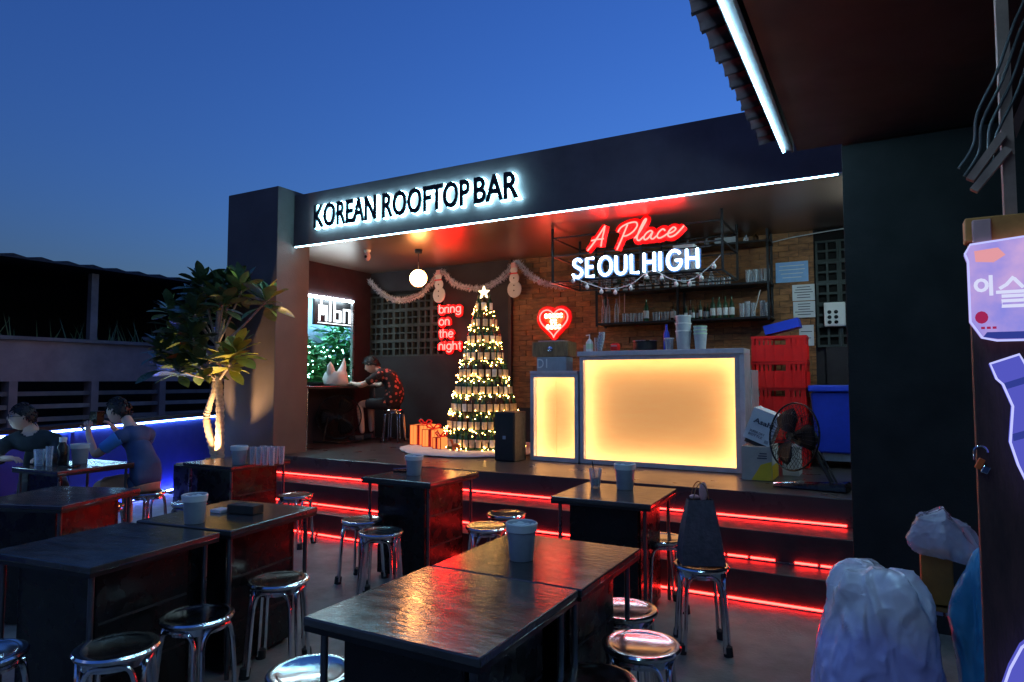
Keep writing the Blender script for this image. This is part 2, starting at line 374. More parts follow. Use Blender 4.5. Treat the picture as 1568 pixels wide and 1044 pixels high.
# ------------------------------------------------------------------ the setting
struct('ground', MB().box(-600, 600, -600, 600, -13.0, -12.6), 'ground_far')
struct('terrace_floor', MB().box(-14, 6, -6, 5.6, -0.3, 0.0), 'floor_concrete')
# steps with a raised deck
struct('stair_step', MB().box(-6.17, -0.10, 4.80, 5.15, 0.001, 0.21), 'step_paint', bevel=0.006)
struct('stair_step', MB().box(-6.17, -0.10, 5.10, 5.55, 0.001, 0.42), 'step_paint', bevel=0.006)
struct('deck_floor', MB().box(-7.3, 2.0, 5.50, 8.3, 0.002, 0.63), 'deck_floor', bevel=0.006)
for (yy, zz, lab) in ((4.80, 0.0, 'red light strip along the foot of the lowest step'), (5.10, 0.21, 'red light strip at the back of the lowest tread'), (5.50, 0.42, 'red light strip at the back of the second tread, just under the deck edge')):
    t = thing('light_strip', lab, 'light strip', (-3.2, yy, zz), group='red light strips along the steps')
    x = -6.15 if zz else -6.4; i = 0
    mb = MB(); gap = {0.0: [(-5.05, .03), (-4.93, .03), (-4.8, .04), (-4.1, .02), (-2.0, .03)], 0.21: [(-5.3, .03), (-5.1, .02), (-4.6, .015), (-1.02, .02), (-.86, .02), (-.62, .13), (-.4, .02)], 0.42: []}[zz]
    cuts = sorted(gap); xs = x
    for g, w in cuts: 
        if g > xs: mb.box(xs, g - w / 2, yy - 0.013, yy - 0.003, zz + 0.012, zz + 0.023); xs = g + w / 2
    mb.box(xs, -0.24, yy - 0.013, yy - 0.003, zz + 0.012, zz + 0.023)
    mb.build('led_tube', 'led_red', t)
    MB().box(x, -0.24, yy - 0.016, yy - 0.0005, zz + 0.003, zz + 0.0105).build('channel', 'steel', t)
# back walls
struct('back_wall', MB().box(-7.3, 2.0, 8.06, 8.3, 0.5, 3.9), 'dark_wall')
struct('back_wall_plinth', MB().box(-6.95, -4.44, 8.0, 8.06, 0.63, 1.86).box(-5.55, -4.44, 8.0, 8.06, 1.86, 3.17).box(-6.95, -5.55, 8.0, 8.06, 2.86, 3.17).box(-4.44, -0.5, 8.0, 8.06, 0.63, 1.12).box(-0.5, 0.9, 8.0, 8.06, 0.63, 1.86), 'dark_wall')
# left side wall with a window opening
struct('side_wall', MB().box(-7.0, -6.95, 5.96, 6.1, 0.5, 3.9).box(-7.0, -6.95, 6.1, 7.62, 0.5, 1.47).box(-7.0, -6.95, 6.1, 7.62, 2.70, 3.9).box(-7.0, -6.95, 7.62, 8.06, 0.5, 3.9), 'red_wall')
struct('ceiling', MB().box(-7.0, 2.0, 5.78, 8.06, 3.17, 3.25), 'ceiling_gloss')
struct('roof', MB().box(-7.15, 2.0, 5.80, 8.3, 3.62, 3.70), 'black_wall')
t = thing('fascia_beam', 'long dark painted beam carrying the letters over the bar front', 'beam', (-3, 5.75, 3.1))
MB().box(-6.17, -0.0, 5.70, 5.79, 3.12, 3.74).build('beam_face', 'fascia_paint', t, bevel=0.004)
MB().box(-6.15, -0.24, 5.704, 5.714, 3.102, 3.110).build('led_tube', 'led_white', t)
MB().box(-6.17, -0.2, 5.700, 5.780, 3.1105, 3.1195).build('channel', 'steel', t)
t = thing('pillar', 'tall square dark pillar at the left end of the bar front', 'pillar', (-6.6, 5.7, 0))
MB().box(-7.05, -6.17, 5.45, 5.96, 0.0, 3.80).build('shaft', 'pillar_paint', t, bevel=0.008)
t = thing('wall', 'big black rendered wall to the right of the bar front', 'wall', (1, 5, 0))
MB().box(-0.175, 4.0, 4.75, 5.05, 0.0, 3.02).build('wall_face', 'black_wall', t, bevel=0.004)
MB().box(-0.175, 4.0, 4.75, 5.05, 3.06, 3.9).build('upper_wall', 'black_wall', t)
t = thing('side_panel', 'dark panel closing the right end of the deck behind the fan', 'wall', (-0.05, 6.6, 0.63))
MB().box(-0.08, 0.0, 5.06, 5.69, 0.64, 3.09).build('panel', 'black_wall', t)
MB().box(0.9, 1.0, 5.8, 8.0, 0.64, 3.16).build('end_panel', 'black_wall', t)
# pitched canopy over the right
t = thing('canopy', 'dark tiled canopy roof overhead on the right with a bright light line at its eave', 'canopy', (1.0, 1.5, 3.02))
MB().box(-0.44, 3.6, -3.0, 4.74, 3.03, 3.055).build('soffit', 'soffit', t)
MB().box(-0.475, -0.46, -3.0, 4.74, 3.025, 3.11).build('eave_board', 'soffit', t)
MB().box(-0.535, -0.475, -3.0, 4.74, 3.035, 3.055).build('gutter_lip', 'black_matt', t)
MB().box(-0.523, -0.513, -3.0, 4.70, 3.020, 3.030).build('led_tube', 'led_canopy', t)
MB().box(-0.50, 3.6, -3.0, 4.74, 3.12, 3.16).build('roof_deck', 'black_wall', t)
tm = MB()
for k in range(9):
    pass
seg = [(0.085 * math.cos(PI * k / 8), 0.055 * math.sin(PI * k / 8)) for k in range(9)]
vs = []; 
for (xx, dz) in ((-0.15, -0.03), (0.25, 0.03)):
    vs += [(xx, yy, zz + dz) for yy, zz in seg] + [(xx, yy * .82, zz * .75 + dz - 0.004) for yy, zz in seg]
fs = []
for k in range(8): fs += [(k, k + 1, 18 + k + 1, 18 + k), (9 + k + 1, 9 + k, 27 + k, 27 + k + 1), (k + 1, k, 9 + k, 9 + k + 1), (18 + k, 18 + k + 1, 27 + k + 1, 27 + k)]
tm.add(vs, fs)
tile = tm.build('roof_tile', 'clay_tile', t, local=True, smooth=True)
y = -2.4; first = True
while y < 4.7:
    o = tile if first else link_copy(tile, t); first = False
    o.location = (-0.52 - 1.0 + rnd.uniform(-.008, .008), y - 1.5, 0.115 + rnd.uniform(-.004, .004)); o.rotation_euler = (0, rnd.uniform(-.02, .02), rnd.uniform(-.03, .03)); y += 0.172

# brick-like timber pieces on the back wall
bt = [MB().box(-0.102, 0.102, -0.014 - d, 0.0, -0.033, 0.033).build('timber_block', 'brick_timber') for d in (0, .006, .012)]
for o in bt: o.location = (0, 8.3, -5)
pw = struct('timber_wall', MB().box(-4.42, -0.62, 8.045, 8.06, 1.12, 3.17), 'mortar_dark')
cnt = 0; rest = MB(); row = 0; z = 1.16
usable = []; halves = []
while z < 3.15:
    x = -4.42 + (0.104 if row % 2 else 0.0)
    while x < -0.80:
        usable.append((x + 0.104, z)); x += 0.2095
    halves.append((x, z, row % 2))
    row += 1; z += 0.0705
def bprio(p):
    x, z = p
    return 0 if x < -2.95 and z > 1.5 else (1 if x > -1.15 else (2 if z < 2.25 and z > 1.75 else 3))
usable.sort(key=bprio)
for i, (x, z) in enumerate(usable):
    d = rnd.choice((0, 1, 2))
    if i < 296:
        c = bt[d] if (bt[d].parent is None) else link_copy(bt[d])
        c.parent = pw; c.location = (x, 8.045, z); c.rotation_euler = (rnd.uniform(-.02, .02), rnd.uniform(-.012, .012), rnd.uniform(-.02, .02))
    else:
        rest.box(x - .102, x + .102, 8.031 - .006 * d, 8.045, z - .033, z + .033)
for (hx, z, od) in halves:
    if od: rest.box(-4.42, -4.322, 8.035, 8.045, z - .033, z + .033); 
    rest.box(hx, -.605, 8.033, 8.045, z - .033, z + .033)
rest.build('timber_block_field', 'brick_timber', pw, kind='stuff')
MB().box(-4.47, -4.425, 7.985, 8.045, 1.1, 3.17).build('edge_batten', 'wood_dark', pw)
# breeze blocks
def vent_block():
    mb = MB(); w = 0.116; t_ = 0.022; h = w
    for a in (-1, 0, 1): mb.box(a * (h - t_ / 2) - t_ / 2, a * (h - t_ / 2) + t_ / 2, -0.055, 0, -h, h)
    for a in (-1, 0, 1):
        mb.box(-h + t_, -t_ / 2, -0.053, 0, a * (h - t_ / 2) - t_ / 2, a * (h - t_ / 2) + t_ / 2); mb.box(t_ / 2, h - t_, -0.053, 0, a * (h - t_ / 2) - t_ / 2, a * (h - t_ / 2) + t_ / 2)
    return mb
vw = struct('vent_wall', MB().box(-6.95, -5.55, 8.052, 8.0595, 1.86, 2.86).box(-0.6, 0.9, 8.052, 8.0595, 1.86, 3.17), 'void_black')
vb = vent_block().build('vent_block', 'vent_concrete', vw); firstb = True
for (xa, nx, za, nz) in ((-6.83, 6, 1.98, 4), (-0.47, 6, 1.98, 5)):
    for i in range(nx):
        for j in range(nz):
            o = vb if firstb else link_copy(vb, vw); firstb = False
            o.location = (xa + i * 0.2345, 8.052, za + j * 0.2345)
# parapet, left
ang = math.atan2(-0.42, 1.0)
def par(s, off=0): # point along the parapet line; s in Y
    return (-7.45 - (s - 3.3) * 0.42, s)
t = thing('parapet', 'low rooftop parapet wall lit blue with a white light line under its coping', 'parapet', (par(3.5)[0], 3.5, 0))
def pbox(mb, s0, s1, d0, d1, z0, z1):
    (xa, ya), (xb, yb) = par(s0), par(s1); nx, ny = math.cos(math.atan(0.42)), math.sin(math.atan(.42))
    vs = [(xa + nx * d0, ya + ny * d0), (xb + nx * d0, yb + ny * d0), (xb + nx * d1, yb + ny * d1), (xa + nx * d1, ya + ny * d1)]
    return mb.add([(a, b, z0) for a, b in vs] + [(a, b, z1) for a, b in vs], [(0, 1, 2, 3), (4, 7, 6, 5), (0, 4, 5, 1), (1, 5, 6, 2), (2, 6, 7, 3), (3, 7, 4, 0)])
pbox(MB(), -3, 7.0, -0.14, 0.0, 0.001, 0.975).build('wall_body', 'parapet_blue_wash', t)
pbox(MB(), -3, 7.0, -0.17, 0.05, 0.975, 1.02).build('coping', 'dark_wall', t)
pbox(MB(), -1.0, 6.9, 0.006, 0.02, 0.945, 0.962).build('led_tube', 'led_white', t)
for s in (4.05, 5.15): pbox(MB(), s, s + .05, 0.0, 0.03, 0.001, 0.93).build('rib', 'parapet_blue_wash', t)
t = thing('light_strip', 'blue light strip on the floor along the foot of the parapet', 'light strip', (par(5)[0] + .1, 5, 0), group='coloured light strips on the parapet')
pbox(MB(), 4.35, 6.4, 0.05, 0.065, 0.02, 0.034).build('led_tube', 'led_blue', t)
pbox(MB(), 4.35, 6.4, 0.045, 0.07, 0.001, 0.019).build('channel', 'steel', t)

# neighbour terrace beyond the parapet
t = thing('neighbour_building', 'dark neighbouring terrace with sloping roof, pale wall band and concrete railing', 'building', (-13, 6, -12))
MB().box(-16, -12.0, -14, 26, -12.5, 0.6).build('base_wall', 'neighbour_concrete', t)
MB().box(-12.25, -12.0, -14, 26, 1.48, 2.14).build('wall_band', 'neighbour_wall', t)
MB().box(-12.3, -11.93, -14, 26, 2.14, 2.20).build('sill', 'neighbour_concrete', t)
MB().box(-16.2, -16.0, -14, 26, 0.6, 3.82).build('back_wall', 'neighbour_dark', t)
MB().box(-16, -12.0, -14, 26, 0.6, 0.66).build('slab', 'neighbour_dark', t)
for z in (0.86, 1.07, 1.28): MB().box(-12.1, -12.0, -14, 26, z - .035, z + .035).build('rail', 'neighbour_concrete', t)
for k in range(-6, 14): MB().box(-12.2, -11.96, 5.4 + k * 1.25 - .06, 5.4 + k * 1.25 + .06, 0.66, 1.48).build('baluster', 'neighbour_wall', t)
for y in (-2.6, 2.0, 6.6, 11.2, 15.8): MB().box(-12.1, -11.98, y - .06, y + .06, 2.2, 3.36).build('post', 'neighbour_concrete', t)
rm = MB(); N = 200
vs = []
for i in range(N + 1):
    y = -14 + i * 0.2
    for (x, z) in ((-11.7, 3.45), (-17, 3.9)): vs.append((x, y, z + 0.02 * math.cos(i * PI))); 
    for (x, z) in ((-11.7, 3.40), (-17, 3.85)): vs.append((x, y, z))
fs = []
for i in range(N):
    a = i * 4; b = a + 4; fs += [(a, a + 1, b + 1, b), (a + 2, b + 2, b + 3, a + 3), (a, b, b + 2, a + 2)]
rm.add(vs, fs); rm.build('corrugated_roof', 'roof_metal', t)
gm = MB()
for k in range(420):
    y = rnd.uniform(-4, 22); h = rnd.uniform(0.1, 0.5); x = rnd.uniform(-12.5, -12.05); a = rnd.uniform(-.2, .2)
    gm.add([(x, y - .012, 2.19), (x, y + .012, 2.19), (x + rnd.uniform(-.1, .1), y + a, 2.19 + h)], [(0, 1, 2)])
o = gm.build('weeds', 'leaf_green'); o['kind'] = 'stuff'; o['label'] = 'straggly weeds along the top of the far wall'; o['category'] = 'weeds'
# ------------------------------------------------------------------ niche with planting behind the window
t = thing('planter_niche', 'brightly lit planted niche seen through the left window', 'niche', (-7.5, 7.3, 1.0))
MB().box(-8.02, -7.95, 6.5, 9.4, 1.0, 2.95).build('back_panel', 'niche_wall', t)
MB().box(-7.95, -7.16, 6.5, 9.4, 1.0, 1.38).build('planting_box', 'dark_wall', t)
MB().box(-7.95, -7.16, 6.5, 9.4, 2.90, 2.95).build('lid', 'dark_wall', t)
MB().box(-7.95, -7.16, 9.4, 9.45, 1.0, 2.95).build('end_panel', 'niche_wall', t)
MB().box(-7.06, -7.02, 6.15, 8.0, 2.72, 2.76).build('led_tube', 'tubes_white', t)
MB().box(-7.60, -7.57, 6.6, 9.2, 2.84, 2.87).build('led_tube', 'led_white_low', t)
t = thing('window_frame', 'steel framed serving window in the left wall with a bright tube at its head', 'window', (-6.94, 6.9, 1.47))
MB().box(-6.965, -6.93, 6.1, 7.60, 2.665, 2.698).build('head_tube', 'tubes_white', t)
MB().box(-6.975, -6.925, 7.585, 7.618, 1.47, 2.664).build('jamb', 'steel', t)
MB().box(-6.975, -6.905, 6.1, 7.584, 1.445, 1.469).build('sill', 'black_metal', t)
def leafmesh(L=0.22, w=0.035, fold=0.25, droop=0.25, n=6):
    mb = MB(); vs = []; fs = []
    for i in range(n + 1):
        u = i / n; ww = w * max(.04, math.sin(PI * min(.985, u ** 1.25 * .97 + .012))) ** .7 ; x = u * L; z = -droop * L * u * u
        vs += [(x, -ww, z + ww * fold), (x, 0, z), (x, ww, z + ww * fold)]
    for i in range(n):
        a = i * 3; fs += [(a, a + 1, a + 4, a + 3), (a + 1, a + 2, a + 5, a + 4)]
    return mb.add(vs, fs)
hedge = MB(); LM = leafmesh(0.15, 0.034, .2, .35, 4)
for k in range(2600):
    c = Vector((rnd.uniform(-7.85, -7.3), rnd.uniform(6.55, 9.1), 0)); top = 2.2 + 0.18 * math.sin(c.y * 4.1) + 0.15 * math.sin(c.y * 9) - max(0, c.y - 8.3) * .3
    c.z = rnd.uniform(1.36, top)
    m = Matrix.Translation(c) @ Matrix.Rotation(rnd.uniform(0, 2 * PI), 4, 'Z') @ Matrix.Rotation(rnd.uniform(-.9, .5), 4, 'Y') @ Matrix.Rotation(rnd.uniform(-.6, .6), 4, 'X')
    hedge.add([m @ Vector(p) for p in LM.v], LM.f)
t = thing('potted_shrub', 'leafy green shrub in the lit niche strung with cool fairy lights', 'shrub', (-7.55, 7.5, 1.38))
hedge.build('foliage', 'leaf_bright', t, smooth=True, kind='stuff')
fm = MB()
for k in range(150): fm.ball((rnd.uniform(-7.38, -7.2), rnd.uniform(6.3, 8.7), 1.40 + 0.62 * rnd.random() ** 1.3), rnd.uniform(.004, .009), 8)
fm.build('fairy_light_string', 'fairy_cool', t, kind='stuff')
for (y, h) in ((6.9, .9), (7.4, 1.0), (8.0, .8)): MB().tube([(-7.6, y, 1.38), (-7.57, y + .04, 1.38 + h * .5), (-7.6, y, 1.38 + h * .6)], .012, 6).build('stem', 'bark', t)
# lit sign in the niche
t = thing('lightbox_sign', 'small white backlit sign with blocky letters above the shrub', 'sign', (-7.2, 7.45, 2.3))
MB().box(-7.27, -7.22, 7.06, 7.86, 2.30, 2.70).xf(Matrix.Translation((.17, -.13, .0))).build('casing', 'black_metal', t, bevel=.004)
def yz(mb): # turn an x,z layout into y,z facing +x
    return mb
lm = []
def bar(a, b, c, d): lm.append((a, b, c, d))
for b_ in ((0.0, .035, .0, .6), (.0, .17, .6, .68), (.135, .17, .0, .68), (.06, .11, .25, .6), (.03, .07, .72, .86), (.21, .25, .0, .86), (.30, .34, .0, .86), (.34, .45, .0, .1), (.34, .45, .42, .52), (.42, .46, .0, .52), (.50, .54, .0, .62), (.54, .66, .54, .62), (.62, .66, .0, .62)):
    a, b, c, d = b_; MB().box(-7.219, -7.212, 7.13 + a, 7.13 + b, 2.36 + c * .34, 2.36 + d * .34).xf(Matrix.Translation((.17, -.13, .0))).build('letter_stroke', 'sign_white', t)
MB().box(-7.219, -7.212, 7.12, 7.80, 2.325, 2.337).xf(Matrix.Translation((.17, -.13, .0))).build('underline', 'sign_white', t)
# ------------------------------------------------------------------ fascia letters
t = thing('facade_lettering', 'KOREAN ROOFTOP BAR in black raised letters with white halo light', 'sign', (-4.4, 5.68, 3.4))
for wd, xa, xb in (('KOREAN', -5.765, -4.835), ('ROOFTOP', -4.735, -3.61), ('BAR', -3.545, -3.045)):
    fr = text_letters(wd, xa, xb, 3.29, 3.545, 5.636, 0.010, 0.026, 0.004); hb = text_letters(wd, xa, xb, 3.29, 3.545, 5.676, 0.016, 0.044, 0.004)
    for a, b in zip(fr, hb):
        o = a.build('letter', 'black_gloss', t); b.build('halo_core', 'halo_white', o)
# ------------------------------------------------------------------ neon helpers
def neon(name, label, strokesets, origin, sc, y, r, tube_m, back_m, backr, backy, group=None, slant=0, cat='neon sign', rise=0, sx=1.0):
    t = thing(name, label, cat, (origin[0], y, origin[1]), group=group); bk = MB()
    for (dx, dz, strokes) in strokesets:
        mb = MB()
        for st in strokes:
            pts = [(origin[0] + sc * sx * (dx + x + slant * z), y, origin[1] + sc * (dz + z + rise * (dx + x))) for x, z in st]
            if len(pts) == 1: pts = [pts[0], (pts[0][0] + .002, y, pts[0][2])]
            mb.tube(pts, r, 8)
            if back_m: bk.tube([(p[0], backy, p[2]) for p in pts], backr, 10, flat=0.12)
        mb.build('neon_letter', tube_m, t, smooth=True)
    if back_m: bk.build('backing', back_m, t)
    return t
G = {
 'b': (.85, [[(0, 1.45), (0, .0)], arc(.38, .5, .38, .48, 180, 540, 16)]),
 'r': (.5, [[(0, 1), (0, 0)], arc(.40, .55, .40, .42, 180, 85, 6)]),
 'i': (.25, [[(0, 1), (0, 0)], [(0, 1.32), (0, 1.40)]]),
 'n': (.85, [[(0, 1), (0, 0)], arc(.33, .60, .33, .38, 180, 0, 8) + [(.66, 0)]]),
 'g': (.95, [arc(.38, .52, .38, .46, 0, 360, 16), [(.76, 1), (.76, -.12)] + arc(.38, -.12, .38, .28, 0, -165, 8)]),
 'o': (.95, [arc(.4, .5, .4, .48, 0, 360, 18)]),
 't': (.55, [[(.2, 1.32), (.2, .2)] + arc(.36, .2, .16, .18, 180, 280, 4), [(-.02, .97), (.42, .97)]]),
 'h': (.85, [[(0, 1.45), (0, 0)], arc(.33, .60, .33, .38, 180, 0, 8) + [(.66, 0)]]),
 'e': (.9, [[(.03, .53), (.76, .53)] + arc(.39, .5, .385, .48, 5, 320, 14)]),
 'S': (.95, [bez([(.72, 1.22), (.55, 1.42), (.3, 1.46), (.08, 1.3), (.08, 1.02), (.35, .8), (.65, .62), (.75, .35), (.6, .08), (.33, .0), (.08, .08), (-.02, .28)], 3)]),
 'E': (.85, [[(.62, 1.45), (0, 1.45), (0, 0), (.64, 0)], [(0, .75), (.55, .75)]]),
 'O': (1.2, [arc(.52, .725, .52, .725, 0, 360, 22)]),
 'U': (1.05, [[(0, 1.45), (0, .42)] + arc(.4, .42, .4, .42, 180, 360, 8) + [(.8, 1.45)]]),
 'L': (.8, [[(0, 1.45), (0, 0), (.6, 0)]]),
 'H': (1.05, [[(0, 1.45), (0, 0)], [(.8, 1.45), (.8, 0)], [(0, .75), (.8, .75)]]),
 'I': (.32, [[(0, 1.45), (0, 0)]]),
 'G': (1.25, [arc(.55, .725, .53, .725, 40, 330, 18) + [(1.05, .68), (.62, .68)]]),
}
def word(wd, dx=0, dz=0, gap=0.12):
    out = []; x = dx
    for ch in wd: a, st = G[ch]; out.append((x, dz, st)); x += a + gap
    return out, x
sets = []
for i, wd in enumerate(('bring', 'on', 'the', 'night')): s_, _ = word(wd, 0, -i * 2.15); sets += s_
neon('neon_sign', 'red neon sign reading bring on the night on the dark wall', sets, (-5.60, 2.475), 0.083, 7.95, 0.0085, 'neon_red', 'red_acrylic', 0.040, 7.968, sx=1.2)
sets, xe = word('SEOULHIGH', 0, 0, 0.22)
t = neon('neon_sign', 'bright white neon sign reading SEOULHIGH hung over the counter', sets, (-2.84, 2.595), 1.38 / xe, 6.50, 0.0125, 'neon_white', 'halo_board', 0.030, 6.522)  # backing board added to show a soft blue halo round the tubes
MB().box(-2.9, -1.4, 6.545, 6.56, 2.575, 2.59).box(-2.9, -1.4, 6.545, 6.56, 2.80, 2.812).build('mount_rail', 'black_metal', t)
script = [
 (0, 0, [bez([(-.25, -.35), (.1, .1), (.5, .75), (.85, 1.35), (.93, 1.5)], 5), bez([(.93, 1.5), (.90, 1.0), (.85, .4), (.86, -.15)], 4), bez([(-.05, .42), (.4, .48), (.85, .46), (1.0, .47)], 3)]),
 (2.3, 0, [bez([(.5, 1.35), (.35, .8), (.15, .1), (-.05, -.55)], 5), bez([(-.2, .85), (.0, 1.2), (.6, 1.45), (1.15, 1.45), (1.3, 1.15), (1.05, .75), (.6, .5), (.25, .5)], 5)]),
 (3.55, 0, [bez([(0, .2), (.3, .6), (.65, 1.35), (.7, 1.6), (.55, 1.5), (.3, .8), (.2, .2), (.4, .0), (.7, .25)], 5)]),
 (4.25, 0, [bez([(.7, .5), (.5, .65), (.2, .5), (.05, .2), (.2, .0), (.45, .15), (.68, .52), (.6, .12), (.8, .0), (1.05, .2)], 5)]),
 (5.3, 0, [bez([(.6, .52), (.4, .66), (.12, .45), (.05, .15), (.25, .0), (.55, .1), (.8, .25)], 5)]),
 (6.1, 0, [bez([(0, .25), (.4, .35), (.6, .55), (.4, .7), (.12, .45), (.08, .15), (.3, .0), (.7, .15), (1.2, .72)], 5)])]
neon('neon_sign', 'red neon sign in slanted script reading A Place above the white neon', script, (-2.62, 2.91), 0.132, 6.47, 0.0085, 'neon_red', 'red_acrylic', 0.046, 6.490, slant=0.18, rise=0.012)  # wide red backing added so the script has a glowing halo
hp = []
for i in range(41):
    a = 2 * PI * i / 40; hp.append((16 * math.sin(a) ** 3 / 16, (13 * math.cos(a) - 5 * math.cos(2 * a) - 2 * math.cos(3 * a) - math.cos(4 * a)) / 16))
hs = [(0, 0, [hp])]
t = neon('neon_sign', 'red neon heart outline with glowing words inside on the timber wall', hs, (-3.76, 2.28), 0.205, 7.95, 0.009, 'neon_red', 'red_acrylic', 0.06, 7.972)  # backing behind the outline added to carry its red halo
for (yy, w, n) in ((0.062, .135, 5), (-0.012, .05, 2), (-0.085, .11, 4)):
    for k in range(n):
        xa = -3.76 - w + (2 * w) * k / n; MB().tube([(x, 7.95, z) for x, z in arc(xa + w / n, 2.29 + yy, w / n * .72, .024, 30, 330, 7)], .0095, 6).build('neon_letter', 'neon_yellow', t)

# ------------------------------------------------------------------ counter
t = thing('bar_counter', 'stepped bar counter with glowing amber front panels in grey frames', 'counter', (-2.2, 6.5, 0.63))
MB().box(-3.34, -2.772, 6.66, 7.3, 0.63, 1.565).box(-2.768, -1.15, 6.66, 6.78, 0.63, 1.745).box(-2.768, -1.13, 6.785, 7.3, 0.63, 1.56).build('carcass', 'black_matt', t)
MB().box(-3.35, -2.79, 6.47, 7.32, 1.57, 1.60).build('low_top', 'counter_frame', t, bevel=.004)
MB().box(-2.785, -1.10, 6.46, 6.80, 1.75, 1.80).build('high_top', 'counter_frame', t, bevel=.004)
MB().box(-1.145, -1.10, 6.47, 6.80, 0.64, 1.748).build('end_board', 'counter_frame', t)
MB().box(-1.128, -1.09, 6.802, 7.32, 0.64, 1.60).build('end_board', 'counter_frame', t)
for (x0, x1, zt) in ((-3.35, -2.785, 1.565), (-2.765, -1.148, 1.745)):
    f = MB(); w = 0.055; z0 = 0.635
    f.box(x0, x0 + .042, 6.48, 6.492, z0, zt).box(x1 - .042, x1, 6.48, 6.492, z0, zt).box(x0 + .042, x1 - .042, 6.48, 6.492, z0, z0 + .046).box(x0 + .042, x1 - .042, 6.48, 6.492, zt - .036, zt)
    f.box(x0, x0 + .008, 6.492, 6.655, z0, zt).box(x1 - .008, x1, 6.492, 6.655, z0, zt).box(x0 + .008, x1 - .008, 6.492, 6.655, z0, z0 + .008).box(x0 + .008, x1 - .008, 6.492, 6.655, zt - .008, zt)
    f.build('panel_frame', 'counter_frame', t, bevel=.002)
    a, b, c, d = x0 + .0085, x1 - .0085, z0 + .0085, zt - .0085
    p = MB().box(a, b, 6.62, 6.65, c, d).build('front_panel', 'counter_panel', t)
    st = MB(); e = 0.005
    st.box(a + e, b - e, 6.500, 6.508, d - .014, d - .004).box(a + e, b - e, 6.500, 6.508, c + .004, c + .014).box(a + .004, a + .014, 6.500, 6.508, c + .02, d - .02).box(b - .014, b - .004, 6.500, 6.508, c + .02, d - .02)
    st.build('led_tube', 'led_warm', t)
MB().box(-3.12, -3.105, 6.612, 6.6195, 0.70, 1.52).build('panel_seam', 'counter_panel', t)

# ------------------------------------------------------------------ bottle Christmas tree
TX, TY = -4.33, 7.12
ct = thing('bottle_tree', 'tall cone shaped Christmas tree made of labelled bottles and lit greenery', 'christmas tree', (TX, TY, 0.67))
def bottle_prof(h=0.22, r=0.033): return [(r * .9, 0), (r, .008), (r, h * .58), (r * .85, h * .68), (r * .38, h * .80), (r * .34, h * .97), (r * .40, h * .975), (r * .40, h)]
bp = {}
for mn in ('bottle_green', 'bottle_brown'):
    bp[mn] = MB().lathe(bottle_prof(), n=10)
tiers = 9; H0 = 0.67; dz = 0.208
gsrc = {}; lsrc = {}
for ti in range(tiers):
    rr = 0.47 - ti * 0.0485; z = H0 + 0.01 + ti * dz; n = max(4, int(2 * PI * rr / 0.076))
    MB().lathe([(rr + .045, -.012), (rr + .045, 0), (0.0001, 0)], (TX, TY, z), 28).build('shelf_disc', 'black_matt', ct)
    for k in range(n):
        a = 2 * PI * (k + .5 * (ti % 2)) / n; dxx, dyy = math.cos(a), math.sin(a)
        if dyy > 0.45 and n > 6: continue
        mn = 'bottle_green' if rnd.random() < .72 else 'bottle_brown'
        if mn not in gsrc: o = bp[mn].build('bottle', mn, ct, local=True, smooth=True); gsrc[mn] = o
        else: o = link_copy(gsrc[mn], ct)
        o.location = (rr * dxx, rr * dyy, z - .67); o.rotation_euler = (0, 0, a + rnd.uniform(-.15, .15))
        ln = 'label_cream' if rnd.random() < .85 else 'label_white'
        if ln not in lsrc: l = MB().add([(.0350 * math.cos(R(-62 + 124 * q / 6)), .0350 * math.sin(R(-62 + 124 * q / 6)), zz) for q in range(7) for zz in (.03, .118)], [(2 * q, 2 * q + 2, 2 * q + 3, 2 * q + 1) for q in range(6)]).build('label', ln, o, local=True, smooth=True); lsrc[ln] = l
        else: l = link_copy(lsrc[ln], o)
    gm = MB(); fl = MB(); gr = rr + 0.035
    for k in range(int(150 * rr + 26) * 9):
        a = rnd.uniform(0, 2 * PI); c = Vector((TX + gr * math.cos(a), TY + gr * math.sin(a), z - .01 + rnd.gauss(0, .014) + .012 * math.sin(a * 9)))
        d = Vector((rnd.gauss(0, 1), rnd.gauss(0, 1), rnd.gauss(0, 1))).normalized() * rnd.uniform(.02, .055); e = d.orthogonal().normalized() * .005
        gm.add([c - e, c + e, c + d], [(0, 1, 2)])
    gm.build('garland', 'green_tinsel', ct, kind='stuff')
    for k in range(int(120 * rr + 12)):
        a = rnd.uniform(-PI, 0.2); g2 = gr + rnd.uniform(.01, .045); fl.ball((TX + g2 * math.cos(a), TY + g2 * math.sin(a), z + rnd.gauss(0, .028)), rnd.uniform(.0035, .0065), 6)
    fl.build('fairy_light_string', 'fairy_warm', ct, kind='stuff')
MB().tube([(TX, TY, .68), (TX, TY, 2.56)], .02, 8).build('pole', 'black_metal', ct)
st = []
for k in range(10):
    a = PI / 2 + k * PI / 5; r_ = .085 if k % 2 == 0 else .036; st.append((TX + r_ * math.cos(a), 2.60 + r_ * math.sin(a)))
MB().prism(st, TY - .02, TY + .005).build('star', 'star_glow', ct)
